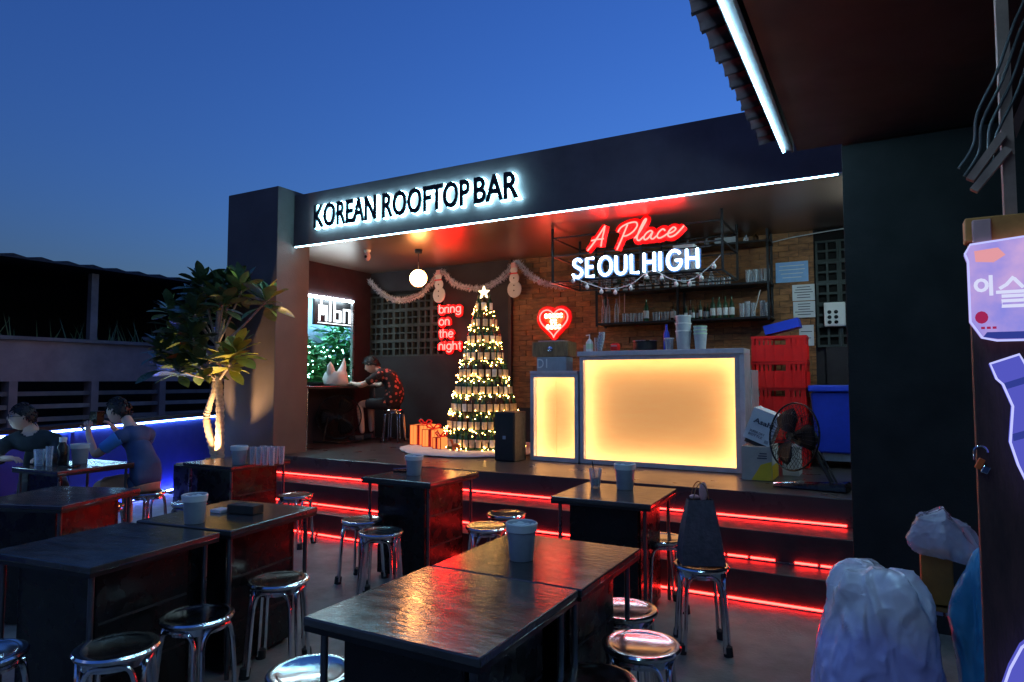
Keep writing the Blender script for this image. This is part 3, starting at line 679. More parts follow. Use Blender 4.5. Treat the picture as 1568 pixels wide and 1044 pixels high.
# fleece mat and gifts
o = MB().lathe([(.93, 0), (.95, .015), (.93, .035), (.80, .045), (0.0001, .045)], (-4.45, 7.15, .632), 48, jit=lambda q, z: 1 + .02 * math.sin(q * 9) + .012 * math.sin(q * 23)).build('tree_skirt', 'snow_fleece', smooth=True)
tag(o, 'round white fleece mat under the bottle tree and gifts', 'mat')
def gift(x, y, w, h, lab, rz=0):
    t = thing('gift_box', lab, 'gift box', (x, y, .678), rz, 'glowing gift boxes under the tree')
    MB().box(-w / 2, w / 2, -w / 2, w / 2, 0, h).build('box_body', 'gift_glow', t, local=True, bevel=.004)
    fr = MB()
    for a in (-1, 1):
        for b in (-1, 1): fr.box(a * w / 2 - .005, a * w / 2 + .005, b * w / 2 - .005, b * w / 2 + .005, 0, h)
    for zz in (0, h): fr.box(-w / 2 - .004, w / 2 + .004, -w / 2 - .006, -w / 2 - .001, zz - .004, zz + .004)
    for k in range(1, 5): fr.box(-w / 2 + w * k / 5 - .0015, -w / 2 + w * k / 5 + .0015, -w / 2 - .006, -w / 2 - .003, 0, h)
    fr.build('wire_frame', 'orange_cloth', t, local=True, kind='stuff')
    MB().box(-.016, .016, -w / 2 - .009, w / 2 + .009, -.0, h + .006).build('ribbon', 'red_plastic', t, local=True)
    bw = MB()
    for s in (-1, 1): bw.tube(bez([(0, 0, h + .01), (s * .05, 0, h + .06), (s * .10, .01, h + .045), (s * .06, .01, h + .015), (0, 0, h + .01)], 4), .009, 6)
    bw.build('bow', 'red_plastic', t, local=True, smooth=True)
gift(-5.16, 7.02, .27, .25, 'largest glowing gift box at the left edge of the white mat')
gift(-4.91, 6.86, .21, .21, 'glowing gift box with red bow between the large and small gifts', .2)
gift(-4.66, 6.66, .13, .135, 'smallest glowing gift box, nearest to the bottle tree', -.2)
t = thing('toy_reindeer', 'small red toy reindeer standing at the front of the bottle tree', 'toy', (-4.33, 6.50, .675))
mb = MB().ball((-4.33, 6.50, .74), .035, 10, 1.6, .8, .8)
mb.build('body', 'orange_cloth', t, smooth=True)
for (a, b) in ((-.035, -.012), (-.035, .012), (.035, -.012), (.035, .012)): MB().tube([(-4.33 + a, 6.5 + b, .678), (-4.33 + a, 6.5 + b, .74)], .006, 6).build('leg', 'orange_cloth', t)
MB().tube([(-4.375, 6.5, .75), (-4.395, 6.5, .80), (-4.42, 6.5, .80)], [.014, .016, .009], 8).build('head', 'orange_cloth', t, smooth=True)
# speaker
t = thing('loudspeaker', 'black floor loudspeaker between the bottle tree and the counter', 'loudspeaker', (-3.53, 6.36, .63))
MB().box(-3.66, -3.41, 6.24, 6.50, .632, 1.16).build('cabinet', 'black_matt', t, bevel=.01)
MB().box(-3.645, -3.425, 6.228, 6.239, .65, 1.14).build('grille', 'black_metal', t)
MB().box(-3.55, -3.515, 6.222, 6.2275, .87, .905).build('badge', 'grey_plastic', t)

# ------------------------------------------------------------------ pendant globe, camera
t = thing('pendant_lamp', 'round glowing globe lamp hanging from the deck ceiling', 'lamp', (-5.12, 6.8, 3.17))
MB().ball((-5.12, 6.8, 2.80), .108, 28).build('globe', 'globe_glow', t, smooth=True)
MB().tube([(-5.12, 6.8, 2.91), (-5.12, 6.8, 3.12)], .006, 6).build('cord', 'cable', t)
MB().lathe([(.045, 0), (.05, .045), (.0001, .05)], (-5.12, 6.8, 3.12), 16).build('ceiling_rose', 'black_metal', t)
t = thing('security_camera', 'small white security camera under the ceiling near the pillar', 'camera', (-5.71, 6.5, 3.17))
MB().lathe([(.04, -.03), (.045, 0)], (-5.71, 6.5, 3.168), 16).build('mount', 'white_plastic', t, smooth=True)
MB().ball((-5.71, 6.5, 3.085), .045, 14, 1, 1, 1.35).build('housing', 'pink_plastic', t, smooth=True)
MB().lathe([(.0001, 0), (.02, 0.002), (.018, .012)], (0, 0, 0), 12).xf(Matrix.Translation((-5.70, 6.455, 3.075)) @ Matrix.Rotation(R(-90), 4, 'X')).build('lens', 'black_gloss', t)

# ------------------------------------------------------------------ tinsel garland & snowmen
sw = [(-6.92, 3.05), (-6.66, 2.83), (-6.40, 2.72), (-6.10, 2.72), (-5.85, 2.82), (-5.56, 3.07), (-5.35, 2.90), (-5.1, 2.81), (-4.80, 2.80), (-4.52, 2.92), (-4.30, 3.10), (-4.12, 2.93), (-3.9, 2.80), (-3.57, 2.72)]
path = bez([(a, b) for a, b in sw], 10)
t = thing('tinsel_garland', 'silver tinsel garland looped in swags along the top of the back wall', 'garland', (-5.3, 7.95, 2.7))
mb = MB()
for i in range(len(path) - 1):
    for k in range(34):
        u = rnd.random(); c = Vector((path[i][0] * (1 - u) + path[i + 1][0] * u, 7.93, path[i][1] * (1 - u) + path[i + 1][1] * u))
        d = Vector((rnd.gauss(0, 1), rnd.gauss(0, .7), rnd.gauss(0, 1))).normalized() * rnd.uniform(.025, .068); e = d.orthogonal().normalized() * .0038
        mb.add([c - e, c + e, c + d + e * .4, c + d - e * .4], [(0, 1, 2, 3)])
mb.build('tinsel_fringe', 'tinsel', t, kind='stuff')
MB().tube([(a, 7.93, b) for a, b in path], .008, 5).build('core_wire', 'steel', t)
for (x, z, lab) in ((-5.58, 2.80, 'snowman cut-out hanging above the words of the red neon sign'), (-4.33, 2.80, 'snowman cut-out hanging at the corner of the timber wall')):
    t = thing('snowman_cutout', lab, 'decoration', (x, 7.9, z), group='snowman cut-outs')
    MB().ball((x, 7.91, z - .06), .11, 20, 1, .12, 1.08).ball((x, 7.905, z + .09), .078, 18, 1, .14, 1).ball((x, 7.90, z + .20), .055, 16, 1, .16, 1).build('body', 'snowman', t, smooth=True)
    MB().box(x - .055, x + .055, 7.88, 7.895, z + .235, z + .247).box(x - .035, x + .035, 7.88, 7.895, z + .248, z + .30).build('hat', 'pink_plastic', t)
    MB().box(x - .06, x + .06, 7.879, 7.89, z + .145, z + .163).build('scarf', 'red_plastic', t)
    for zz in (z + .09, z - .01, z - .08): MB().ball((x, 7.893 if zz > z else 7.895, zz), .010, 8).build('button', 'rubber', t)

# ------------------------------------------------------------------ shelf rack, bottles, glasses
t = thing('wall_shelf', 'black steel back bar shelving with two shelves on the timber wall', 'shelf', (-2.03, 7.8, 2.2))
for z in (2.20, 2.585): MB().box(-3.05, -1.02, 7.70, 8.02, z - .018, z + .004).build('shelf_board', 'black_metal', t)
for z in (3.05,): MB().box(-3.05, -1.02, 7.70, 8.02, z - .018, z + .004).build('shelf_board', 'black_metal', t)
for x in (-3.05, -2.04, -1.04):
    for y in (7.70, 8.0): MB().box(x - .012, x + .012, y - .012, y + .012, 2.16, 3.17).build('upright', 'black_metal', t)
t = thing('hanging_rack', 'black steel rack hung from the ceiling behind the neon words', 'rack', (-2.2, 6.9, 3.17))
for x in (-3.12, -2.12, -1.3):
    for y in (6.58, 7.35): MB().box(x - .011, x + .011, y - .011, y + .011, 2.57, 3.169).build('upright', 'black_metal', t)
for z in (2.57, 2.86, 3.06):
    MB().box(-3.12, -1.3, 6.575, 6.59, z - .008, z + .008).box(-3.12, -1.3, 7.34, 7.355, z - .008, z + .008).box(-3.125, -3.11, 6.59, 7.34, z - .008, z + .008).box(-1.31, -1.295, 6.59, 7.34, z - .008, z + .008).build('rail', 'black_metal', t)
mb = MB()
for k in range(1, 22): mb.box(-3.12 + k * .083 - .003, -3.12 + k * .083 + .003, 6.59, 7.34, 2.567, 2.573)
for k in range(1, 4): mb.box(-3.11, -1.31, 6.58 + k * .19 - .003, 6.58 + k * .19 + .003, 2.573, 2.579)
mb.build('wire_shelf', 'black_metal', t)
o = MB().box(-1.82, -1.60, 6.70, 6.95, 2.58, 2.88).build('storage_box', 'white_plastic', bevel=.01); tag(o, 'white box on the hanging rack behind the last letters of the white neon', 'box')
o = MB().box(-1.62, -1.38, 7.75, 7.9, 3.06, 3.13).build('storage_box', 'cloudy_plastic', bevel=.005); tag(o, 'pale carton lying on the top shelf of the back bar', 'box')
def shelf_bottle(x, y, z, h, r, gm, lab, label_m='label_white', group='bottles on the back bar shelves'):
    t = thing('liquor_bottle', lab, 'bottle', (x, y, z), group=group)
    MB().lathe(bottle_prof(h, r), n=12).build('glass_body', gm, t, local=True, smooth=True)
    if label_m: MB().lathe([(r * 1.01, h * .15), (r * 1.04, h * .16), (r * 1.04, h * .48), (r * 1.01, h * .49)], n=12).build('label', label_m, t, local=True, smooth=True)
    return t
def glass(x, y, z, h, r, lab, group, m='glass'):
    o = MB().lathe([(r * .75, 0.002), (r * .8, .0), (r, h), (r * .94, h), (r * .72, .012), (.0001, .01)], n=14).build('drinking_glass', m, smooth=True)
    o.location = (x, y, z); return tag(o, lab, 'glass', group)
Z1, Z2 = 2.205, 2.59
for i, x in enumerate((-1.66, -1.59, -1.52, -1.45)): shelf_bottle(x, 7.80, Z1, .25, .030, 'bottle_green', ORD[i] + ' from the left of four green bottles with white labels on the lower shelf')
shelf_bottle(-2.45, 7.80, Z1, .27, .033, 'bottle_green', 'lone dark bottle with a white label among glasses on the lower shelf')
shelf_bottle(-2.12, 7.80, Z1, .22, .033, 'bottle_brown', 'short dark bottle beside the middle upright on the lower shelf')
for i, x in enumerate((-2.99, -2.93, -2.82)): shelf_bottle(x, 7.78, Z1, .30, .026, 'glass', ORD[i] + ' from the left of three slender clear bottles ending the lower shelf', None)
for i, x in enumerate((-2.99, -2.93, -2.78, -2.72)):
    o = MB().tube([(x, 7.78, Z1 + .12), (x - .02 + .01 * i, 7.77, Z1 + .37)], .005, 6).build('drinking_straw', 'pink_plastic'); tag(o, ORD[i] + ' from the left of four pinkish straws standing at the left of the lower shelf', 'straw', 'straws on the lower shelf')
for i in range(12):
    x = -2.74 + i * .052 if i < 5 else -2.37 + (i - 5) * .052
    if x < -2.06: glass(x + .02, 7.78 + .03 * (i % 2), Z1, .11, .026, ORD[i] + ' from the left of the small clear tumblers clustered on the lower shelf', 'tumblers on the lower shelf')
for i, x in enumerate((-1.34, -1.28, -1.22, -1.12, -1.07)): glass(x, 7.8, Z1, .16 + .02 * (i % 2), .032, ORD[i] + ' from the left of five tall clear glasses ending the lower shelf', 'tall glasses on the lower shelf', 'clear_plastic')
o = MB().tube([(-1.2, 7.77, Z1 + .05), (-1.13, 7.76, Z1 + .30)], .005, 6).build('drinking_straw', 'white_plastic'); tag(o, 'white straw leaning in the tall glasses on the lower shelf', 'straw')
for i in range(6): glass(-1.27 + i * .042, 7.79 + .02 * (i % 2), Z2, .15, .024, ORD[i] + ' from the left of six clear glasses at the right end of the upper shelf', 'glasses on the upper shelf')
for i in range(13): shelf_bottle(-2.95 + i * .105 + rnd.uniform(-.01, .01), 7.86, Z2, rnd.uniform(.15, .19), rnd.uniform(.028, .036), 'clear_plastic', ORD[i] + ' from the left in the row of pale jars behind the white neon', 'label_white')
for i in range(5): glass(-1.72 + i * .06, 7.8, Z2, .09, .026, ORD[i] + ' from the left of five small tumblers beside the jars on the upper shelf', 'tumblers on the upper shelf')
for i in range(12): shelf_bottle(-2.98 + i * .075 + rnd.uniform(-.012, .012), 7.1 + .08 * (i % 2), 2.582, rnd.uniform(.16, .26), rnd.uniform(.024, .034), ('glass', 'bottle_brown', 'bottle_green', 'clear_plastic')[i % 4], ORD[i] + ' from the left of the bottles standing on the hanging rack', 'label_white' if i % 3 else None, 'bottles on the hanging rack')
for i in range(7): shelf_bottle(-1.98 + i * .042, 7.84 + .05 * (i % 2), Z1, rnd.uniform(.17, .25), .02, ('bottle_green', 'bottle_brown')[i % 2], ORD[i] + ' from the left of the slim bottles beside the middle upright, lower shelf', 'label_white')
for i in range(8): shelf_bottle(-1.95 + i * .11, 7.85, 3.055, .10, .03, ('clear_plastic', 'bottle_brown')[i % 2], ORD[i] + ' from the left of the jars on the top shelf board', None)
# string lights on the rack
t = thing('string_lights', 'string of small white bulbs drooping below the white neon', 'string lights', (-2.1, 6.52, 2.5))
sp = bez([(-2.84, 2.60), (-2.62, 2.50), (-2.42, 2.445), (-2.2, 2.48), (-1.98, 2.60), (-1.78, 2.50), (-1.6, 2.48), (-1.45, 2.56), (-1.30, 2.70)], 8)
MB().tube([(a, 6.50, b) for a, b in sp], .005, 5).build('wire', 'wire_white', t)
for k in range(0, len(sp), 6):
    a, b = sp[k]; bb = MB().lathe([(.010, 0), (.010, -.018), (.020, -.028), (.023, -.048), (.014, -.062), (.0001, -.068)][::-1], (a, 6.50, b), 8).build('bulb', 'white_plastic', t, smooth=True)
# papers
def paper(name, lab, x0, x1, z0, z1, m, y=8.018, lines=6, cat='notice', tilt=0):
    t = thing(name, lab, cat, ((x0 + x1) / 2, y, z0)); MB().box(x0, x1, y - .004, y, z0, z1).build('sheet', m, t)
    for k in range(lines):
        z = z1 - (z1 - z0) * (k + 1) / (lines + 1.2); w = rnd.uniform(.25, .42) * (x1 - x0); c = (x0 + x1) / 2
        MB().box(c - w, c + w, y - .0055, y - .0045, z - .004, z + .004).build('print_line', 'ink' if m == 'paper' else 'paper', t)
    return t
paper('certificate', 'blue and white certificate pinned beside the shelving', -1.00, -.66, 2.60, 2.83, 'paper_blue', lines=4)
paper('notice_sheet', 'upper of two white notices on the timber wall', -.83, -.60, 2.385, 2.565, 'paper', lines=5)
paper('notice_sheet', 'lower of two white notices on the timber wall', -.825, -.60, 2.195, 2.375, 'paper', lines=5)
paper('notice_sheet', 'white sheet partly hidden behind the blue tray and red crates', -.77, -.62, 1.88, 2.11, 'paper', lines=2)
t = thing('first_aid_case', 'white wall case with dark round shapes near the vent blocks', 'case', (-.44, 7.95, 2.1))
MB().box(-.51, -.30, 7.93, 7.995, 2.08, 2.34).build('case_body', 'white_plastic', t, bevel=.012)
for i in range(2):
    for j in range(3): MB().lathe([(.0001, 0), (.021, .001), (.021, .008)], (0, 0, 0), 10).xf(Matrix.Translation((-.455 + i * .065, 7.931, 2.125 + j * .055)) @ Matrix.Rotation(R(90), 4, 'X')).build('dial', 'black_gloss', t)
o = MB().tube(bez([(-1.75, 7.98, 3.04), (-1.1, 7.98, 3.06), (-.8, 7.98, 3.10), (-.3, 7.98, 3.14), (.3, 7.98, 3.15)], 5), .006, 6).build('conduit', 'wire_white'); tag(o, 'thin pale cable running along the top of the timber wall', 'cable')

t = thing('ceiling_batten_lamp', 'cool white tube lamp on the deck ceiling behind the right hand wall', 'lamp', (.35, 6.8, 3.17))
MB().box(-.02, .06, 5.85, 6.85, 3.13, 3.168).build('housing', 'white_plastic', t)
MB().box(.005, .035, 5.87, 6.83, 3.10, 3.128).build('tube', 'batten_glow', t)
# ------------------------------------------------------------------ things on the counter
ZC = 1.80
def bucket(x, y, z, h, r, m='cloudy_plastic', rim='white_plastic', lab='', group=None, cat='bucket', name='plastic_bucket', stack=1):
    t = thing(name, lab, cat, (x, y, z), group=group)
    MB().lathe([(r * .78, 0), (r * .8, .002), (r, h), (r * .96, h), (r * .76, .008), (.0001, .008)], n=24).build('tub', m, t, local=True, smooth=True)
    MB().lathe([(r * 1.0, h - .012), (r * 1.05, h - .010), (r * 1.05, h + .001), (r * .97, h + .002)], n=24).build('rim', rim, t, local=True, smooth=True)
    return t
for k in range(3): bucket(-1.70, 6.62, ZC + .002 + k * .075, .19, .077, rim='white_plastic', lab='white plastic bucket in the taller stack on the counter, ' + ('bottom one', 'middle one', 'top one')[k], group='buckets stacked on the counter')
mat('pale_green', (0.55, 0.72, 0.5), 0.4, var=.1)
for k in range(3): bucket(-1.535, 6.62, ZC + .002 + k * .035, .16, .064, rim='pale_green', lab='white bucket with pale green rim in the shorter stack on the counter, ' + ('bottom one', 'middle one', 'top one')[k], group='buckets stacked on the counter')
bucket(-1.84, 6.60, ZC + .002, .12, .048, m='clear_plastic', lab='clear cup beside the bucket stacks on the counter', cat='cup', name='plastic_cup')
shelf_bottle(-1.90, 6.72, ZC + .001, .27, .032, 'blue_plastic', 'tall blue plastic bottle behind the clear cup on the counter', None, None)
t = thing('pump_bottle', 'white hand gel pump bottle at the left end of the high counter', 'pump bottle', (-2.69, 6.58, ZC))
MB().lathe([(.035, .001), (.038, .01), (.038, .10), (.018, .13), (.014, .135)], (-2.69, 6.58, ZC), 14).build('bottle_body', 'white_plastic', t, smooth=True)
MB().lathe([(.0385, .03), (.0395, .031), (.0395, .085), (.0385, .086)], (-2.69, 6.58, ZC), 14).build('label', 'pale_green', t, smooth=True)
MB().tube([(-2.69, 6.58, ZC + .135), (-2.69, 6.58, ZC + .18), (-2.73, 6.58, ZC + .175)], .008, 8).build('pump', 'white_plastic', t)
for k in range(4): glass(-2.575 + .008 * k, 6.58, ZC + .002 + k * .035, .10, .034, 'clear cup in the stack beside the pump bottle, ' + ('bottom one', 'second from the bottom', 'third from the bottom', 'top one')[k], 'stacked clear cups on the counter', 'clear_plastic')
glass(-2.63, 6.63, ZC + .002, .15, .026, 'tall clear glass between the pump bottle and the stacked cups', None)
t = thing('red_pouch', 'small red pouch lying on the counter beside the stacked cups', 'pouch', (-2.41, 6.6, ZC))
MB().box(-2.46, -2.36, 6.56, 6.64, ZC + .001, ZC + .085).build('pouch_body', 'red_plastic', t, bevel=.025)
MB().box(-2.44, -2.38, 6.55, 6.5595, ZC + .05, ZC + .06).build('zip', 'pink_plastic', t)
t = thing('cooking_pot', 'low dark pot with a steel rim near the middle of the counter', 'pot', (-2.12, 6.7, ZC))
MB().lathe([(.10, .001), (.12, .02), (.12, .10)], (-2.12, 6.70, ZC), 20).build('pot_body', 'black_metal', t, smooth=True); MB().lathe([(.12, .101), (.13, .103), (.13, .109), (.10, .11)], (-2.12, 6.70, ZC), 20).build('rim', 'steel', t)
o = MB().box(-2.86, -2.76, 6.82, 6.84, 1.86, 1.95).build('card', 'pink_plastic'); tag(o, 'small pink card standing behind the pump bottle', 'card')
o.location.z = -.06 + .0
t = thing('card_stand', 'grey box lettered D1 on the low counter', 'box', (-3.2, 6.7, 1.6))
MB().box(-3.34, -2.98, 6.62, 6.80, 1.602, 1.755).build('box_body', 'grey_plastic', t, bevel=.006)
text_mb('D1', -3.33, -3.21, 1.635, 1.735, 6.617, .002).build('lettering', 'white_plastic', t)
t = thing('wooden_cabinet', 'small wooden box with a round knob stacked over the grey box', 'box', (-3.2, 6.75, 1.756))
MB().box(-3.40, -2.96, 6.62, 6.86, 1.757, 1.925).build('cabinet_body', 'wood', t, bevel=.006)
MB().box(-3.33, -3.04, 6.64, 6.84, 1.926, 1.94).build('lid', 'pink_plastic', t)
MB().lathe([(.032, 0), (.032, .012), (.020, .016), (.0001, .017)], (0, 0, 0), 16).xf(Matrix.Translation((-3.17, 6.62, 1.84)) @ Matrix.Rotation(R(90), 4, 'X')).build('knob', 'chrome', t, smooth=True)

# ------------------------------------------------------------------ right of the counter
def crate_mb():
    mb = MB(); w, d, h, t_ = .26, .19, .262, .014
    def side(ax, s):
        def b(u0, u1, z0, z1, out=0.0):
            o0, o1 = (s * (d if ax == 0 else w) - s * t_), s * ((d if ax == 0 else w) + out)
            lo, hi = min(o0, o1), max(o0, o1)
            if ax == 0: mb.box(u0, u1, lo, hi, z0, z1)
            else: mb.box(lo, hi, u0, u1, z0, z1)
        L = w if ax == 0 else d
        b(-L, L, 0, .17); b(-L, L, .235, h, .005); b(-L, L, 0, .02, .006)
        n = 12
        for k in range(n):
            u = -L + 2 * L * k / n
            if not (ax == 0 and 4 <= k <= 7): b(u, u + 2 * L / n * .62, .17, .235)
        if ax == 0: b(-L * .34, -L * .26, .17, .235); b(L * .26, L * .34, .17, .235)
        for k in range(6): u = -L + 2 * L * (k + .5) / 6; b(u - .004, u + .004, .02, .165, .006)
    side(0, -1); side(0, 1); side(1, -1); side(1, 1); mb.box(-w + .02, w - .02, -d + .02, d - .02, 0.005, .02)
    return mb
cm = None
names5 = ['bottom', 'second from the bottom', 'middle', 'second from the top', 'top']
for k in range(5):
    if cm is None: cm = crate_mb().build('plastic_crate', 'red_plastic'); c = cm
    else: c = link_copy(cm)
    c.location = (-.90 + rnd.uniform(-.012, .012), 7.40 + rnd.uniform(-.01, .01), .634 + k * .2635); c.rotation_euler = (0, 0, R(rnd.uniform(-2, 2)))
    tag(c, 'red bottle crate, %s of the stack of five' % names5[k], 'crate', 'red crates stacked behind the fan')
t = thing('blue_tray', 'blue plastic tray tilted on top of the red crates', 'tray', (-.85, 7.35, 1.95))
mb = MB().box(-1.02, -.68, 7.22, 7.46, 1.955, 1.965).box(-1.02, -.68, 7.22, 7.23, 1.965, 2.05).box(-1.02, -.68, 7.45, 7.46, 1.965, 2.05).box(-1.02, -1.01, 7.23, 7.45, 1.965, 2.05).box(-.69, -.68, 7.23, 7.45, 1.965, 2.05)
c0 = Vector((-.85, 7.34, 1.955)); rm_ = Matrix.Translation(c0 + Vector((0, 0, .045))) @ Matrix.Rotation(R(-13), 4, 'Y') @ Matrix.Translation(-c0); mb.xf(rm_); mb.build('tray_body', 'blue_plastic', t)
t = thing('wheelie_bin', 'blue lidded plastic bin against the back wall behind the fan', 'bin', (-.36, 7.5, .63))
MB().add([(-.57, 7.3, .78), (-.17, 7.3, .78), (-.17, 7.7, .78), (-.57, 7.7, .78), (-.61, 7.25, 1.38), (-.11, 7.25, 1.38), (-.11, 7.75, 1.38), (-.61, 7.75, 1.38)], [(0, 3, 2, 1), (4, 5, 6, 7), (0, 1, 5, 4), (1, 2, 6, 5), (2, 3, 7, 6), (3, 0, 4, 7)]).build('bin_body', 'blue_plastic', t, bevel=.02)
MB().box(-.63, -.09, 7.22, 7.78, 1.385, 1.45).build('lid', 'blue_plastic', t, bevel=.015)
for x in (-.50, -.24): MB().tube([(x - .02, 7.5, .68), (x + .02, 7.5, .68)], .045, 12).build('wheel', 'rubber', t)
MB().box(-.52, -.22, 7.35, 7.65, .70, .779).build('undercarriage', 'cloudy_plastic', t)
# boxes
t = thing('beer_carton', 'white and yellow printed carton standing at the end of the counter', 'box', (-.96, 6.33, .63))
MB().box(-1.08, -.83, 6.12, 6.55, .632, .925).build('carton_body', 'carton', t, bevel=.003)
MB().prism([(-1.0, .636), (-.832, .636), (-.832, .80), (-.92, .77), (-.96, .70)], 6.1165, 6.1195).build('printed_band', 'yellow_print', t)
MB().box(-.829, -.8265, 6.125, 6.50, .636, .76).build('printed_band', 'yellow_print', t)
MB().box(-.829, -.8265, 6.125, 6.50, .765, .90).build('print_or_glow_patch', 'paper', t)
for k in range(3): MB().box(-.93 - .01 * k, -.87, 6.1168, 6.1192, .86 - k * .02, .87 - k * .02).build('print_line', 'ink', t)
t = thing('beer_carton', 'white carton reading Asahi tilted on top of the printed carton', 'box', (-.98, 6.33, .95))
piv = Vector((-.98, 6.3, .93)); rt = Matrix.Translation(piv) @ Matrix.Rotation(R(22), 4, 'Y')
def tl(mb): return mb.xf(rt)
tl(MB().box(-.115, .115, -.14, .18, .035, .315)).build('carton_body', 'paper', t)
tl(text_mb('Asahi', -.08, .09, .19, .235, -.1425, .0012, off=.03)).build('lettering', 'ink', t)
tl(text_mb('SUPER DRY', -.08, .05, .105, .125, -.1425, .0012)).build('small_lettering', 'ink', t)
tl(text_mb('BOTTLE', -.08, .04, .075, .095, -.1425, .0012)).build('small_lettering', 'ink', t)
tl(MB().box(.065, .10, -.1425, -.141, .05, .08)).build('print_or_glow_patch', 'grey_plastic', t)
tl(MB().box(-.09, .12, -.13, .17, .0, .034)).build('under_tray', 'black_matt', t)
t = thing('beer_carton', 'plain white carton lying behind the printed carton', 'box', (-.72, 6.75, .63))
MB().box(-.80, -.66, 6.56, 6.85, .632, .90).build('carton_body', 'paper', t, bevel=.003)
# fan
def ring(c, r, nrm, n=36, rr=.005):
    u = nrm.orthogonal().normalized(); w = nrm.cross(u); return [c + (u * math.cos(2 * PI * k / n) + w * math.sin(2 * PI * k / n)) * r for k in range(n)]
def fan(t, c, nrm, r, bm='black_metal'):
    nrm = Vector(nrm).normalized(); c = Vector(c); u = nrm.orthogonal().normalized(); w = nrm.cross(u)
    mb = MB(); mb.tube(ring(c, r, nrm), .008, 6, closed=True); mb.build('cage_rim', 'steel' if bm != 'black_metal' else 'black_gloss', t, smooth=True)
    mb = MB()
    for k in range(40):
        a = 2 * PI * k / 40; d = u * math.cos(a) + w * math.sin(a)
        for s in (1, -1): mb.tube([c + nrm * (.075 * s) + d * (.03), c + nrm * (.07 * s) + d * (r * .6), c + d * r], .0022, 4, cap=False)
    for q in (.35, .65): 
        for s in (1, -1): mb.tube(ring(c + nrm * .073 * s, r * q, nrm), .0016, 4, closed=True)
    mb.build('cage_wires', 'black_metal', t)
    for k in range(3):
        bl = MB(); vs = []; a0 = 2 * PI * k / 3 + .4
        for i in range(7):
            rr2 = .03 + (r * .86 - .03) * i / 6; wd = .30 + .32 * math.sin(PI * (i + .8) / 7.6)
            for j in range(5):
                a = a0 + (j / 4 - .5) * 2 * wd; vs.append(c + (u * math.cos(a) + w * math.sin(a)) * rr2 + nrm * (.03 * (j / 4 - .5)))
        fs = [(i * 5 + j, i * 5 + j + 1, i * 5 + j + 6, i * 5 + j + 5) for i in range(6) for j in range(4)]
        o_ = bl.add(vs, fs).build('blade', 'fan_black', t, smooth=True); z_ = o_.modifiers.new('thick', 'SOLIDIFY'); z_.thickness = .003
    MB().tube([c + nrm * .05, c - nrm * .03], .035, 14).build('hub', 'black_gloss', t, smooth=True)
    MB().tube([c - nrm * .05, c - nrm * .09, c - nrm * .19, c - nrm * .23], [.06, .075, .07, .03], 16).build('motor_housing', 'black_matt', t, smooth=True)
mat('fan_black', (0.006, 0.006, 0.008), 0.5, var=0, spec=0.15)
FC = Vector((-.63, 5.90, 1.04)); FN = Vector((-.66, -.74, .14)).normalized()
t = thing('pedestal_fan', 'black fan on a slanting stand near the deck edge beside the cartons', 'fan', (-.45, 5.85, .63))
fan(t, FC, FN, .275)
MB().tube([FC - FN * .13 + Vector((0.02, 0, -.05)), Vector((-.47, 5.97, .90)), Vector((-.34, 5.90, .66))], .017, 10).tube([FC - FN * .13 + Vector((0.05, 0, -.05)), Vector((-.43, 5.93, .90)), Vector((-.30, 5.86, .66))], .008, 8).build('stand', 'black_metal', t, smooth=True)
MB().add([(-.80, 5.82, .634), (-.24, 5.74, .634), (-.20, 5.98, .634), (-.76, 6.02, .634), (-.78, 5.85, .655), (-.25, 5.77, .70), (-.22, 5.96, .70), (-.75, 5.99, .655)], [(0, 3, 2, 1), (4, 5, 6, 7), (0, 1, 5, 4), (1, 2, 6, 5), (2, 3, 7, 6), (3, 0, 4, 7)]).build('foot', 'black_gloss', t, bevel=.012)
MB().tube(bez([(-.78, 5.83, .66), (-.70, 5.80, .672), (-.60, 5.82, .676), (-.66, 5.88, .672)], 4), .007, 6).build('control_bar', 'chrome', t, smooth=True)

# ------------------------------------------------------------------ bar ledge under the window, bag, drum fan
t = thing('bar_ledge', 'dark bar ledge under the left window', 'ledge', (-6.75, 6.9, 1.38))
MB().box(-6.90, -6.48, 6.0, 7.70, 1.385, 1.42).build('ledge_top', 'table_top', t, bevel=.004)
MB().tube([(-6.52, 7.62, .632), (-6.52, 7.62, 1.384)], .014, 8).build('leg', 'chrome', t, smooth=True)
MB().tube([(-6.52, 6.3, .632), (-6.52, 6.3, 1.384)], .014, 8).build('leg', 'chrome', t, smooth=True)
t = thing('carrier_bag', 'white plastic carrier bag with pointed handles on the bar ledge', 'bag', (-6.62, 6.93, 1.42))
mb = MB().lathe([(.13, .001), (.165, .03), (.17, .10), (.15, .17), (.13, .20)], (-6.62, 6.93, 1.421), 24, jit=lambda q, z: 1 + .08 * math.sin(q * 3 + z * 20) + .04 * math.sin(q * 7)); mb.build('bag_body', 'white_plastic', t, smooth=True)
for s in (-1, 1): MB().tube([(-6.62, 6.93 + s * .10, 1.60), (-6.61, 6.93 + s * .13, 1.70), (-6.60, 6.93 + s * .135, 1.75 + (.06 if s > 0 else 0))], [.065, .04, .006], 8).build('handle', 'white_plastic', t, smooth=True)
t = thing('drum_fan', 'large black round floor fan under the bar ledge', 'fan', (-6.6, 6.95, .64))
fan(t, (-6.62, 7.0, .99), (.72, -.69, 0.05), .30)
MB().tube([(-6.85, 6.75, .65), (-6.5, 6.85, .65), (-6.42, 7.2, .65)], .014, 8).tube([(-6.72, 6.8, .65), (-6.72, 6.88, .99)], .012, 8).tube([(-6.46, 7.15, .65), (-6.50, 7.12, .99)], .012, 8).build('stand', 'black_metal', t, smooth=True)

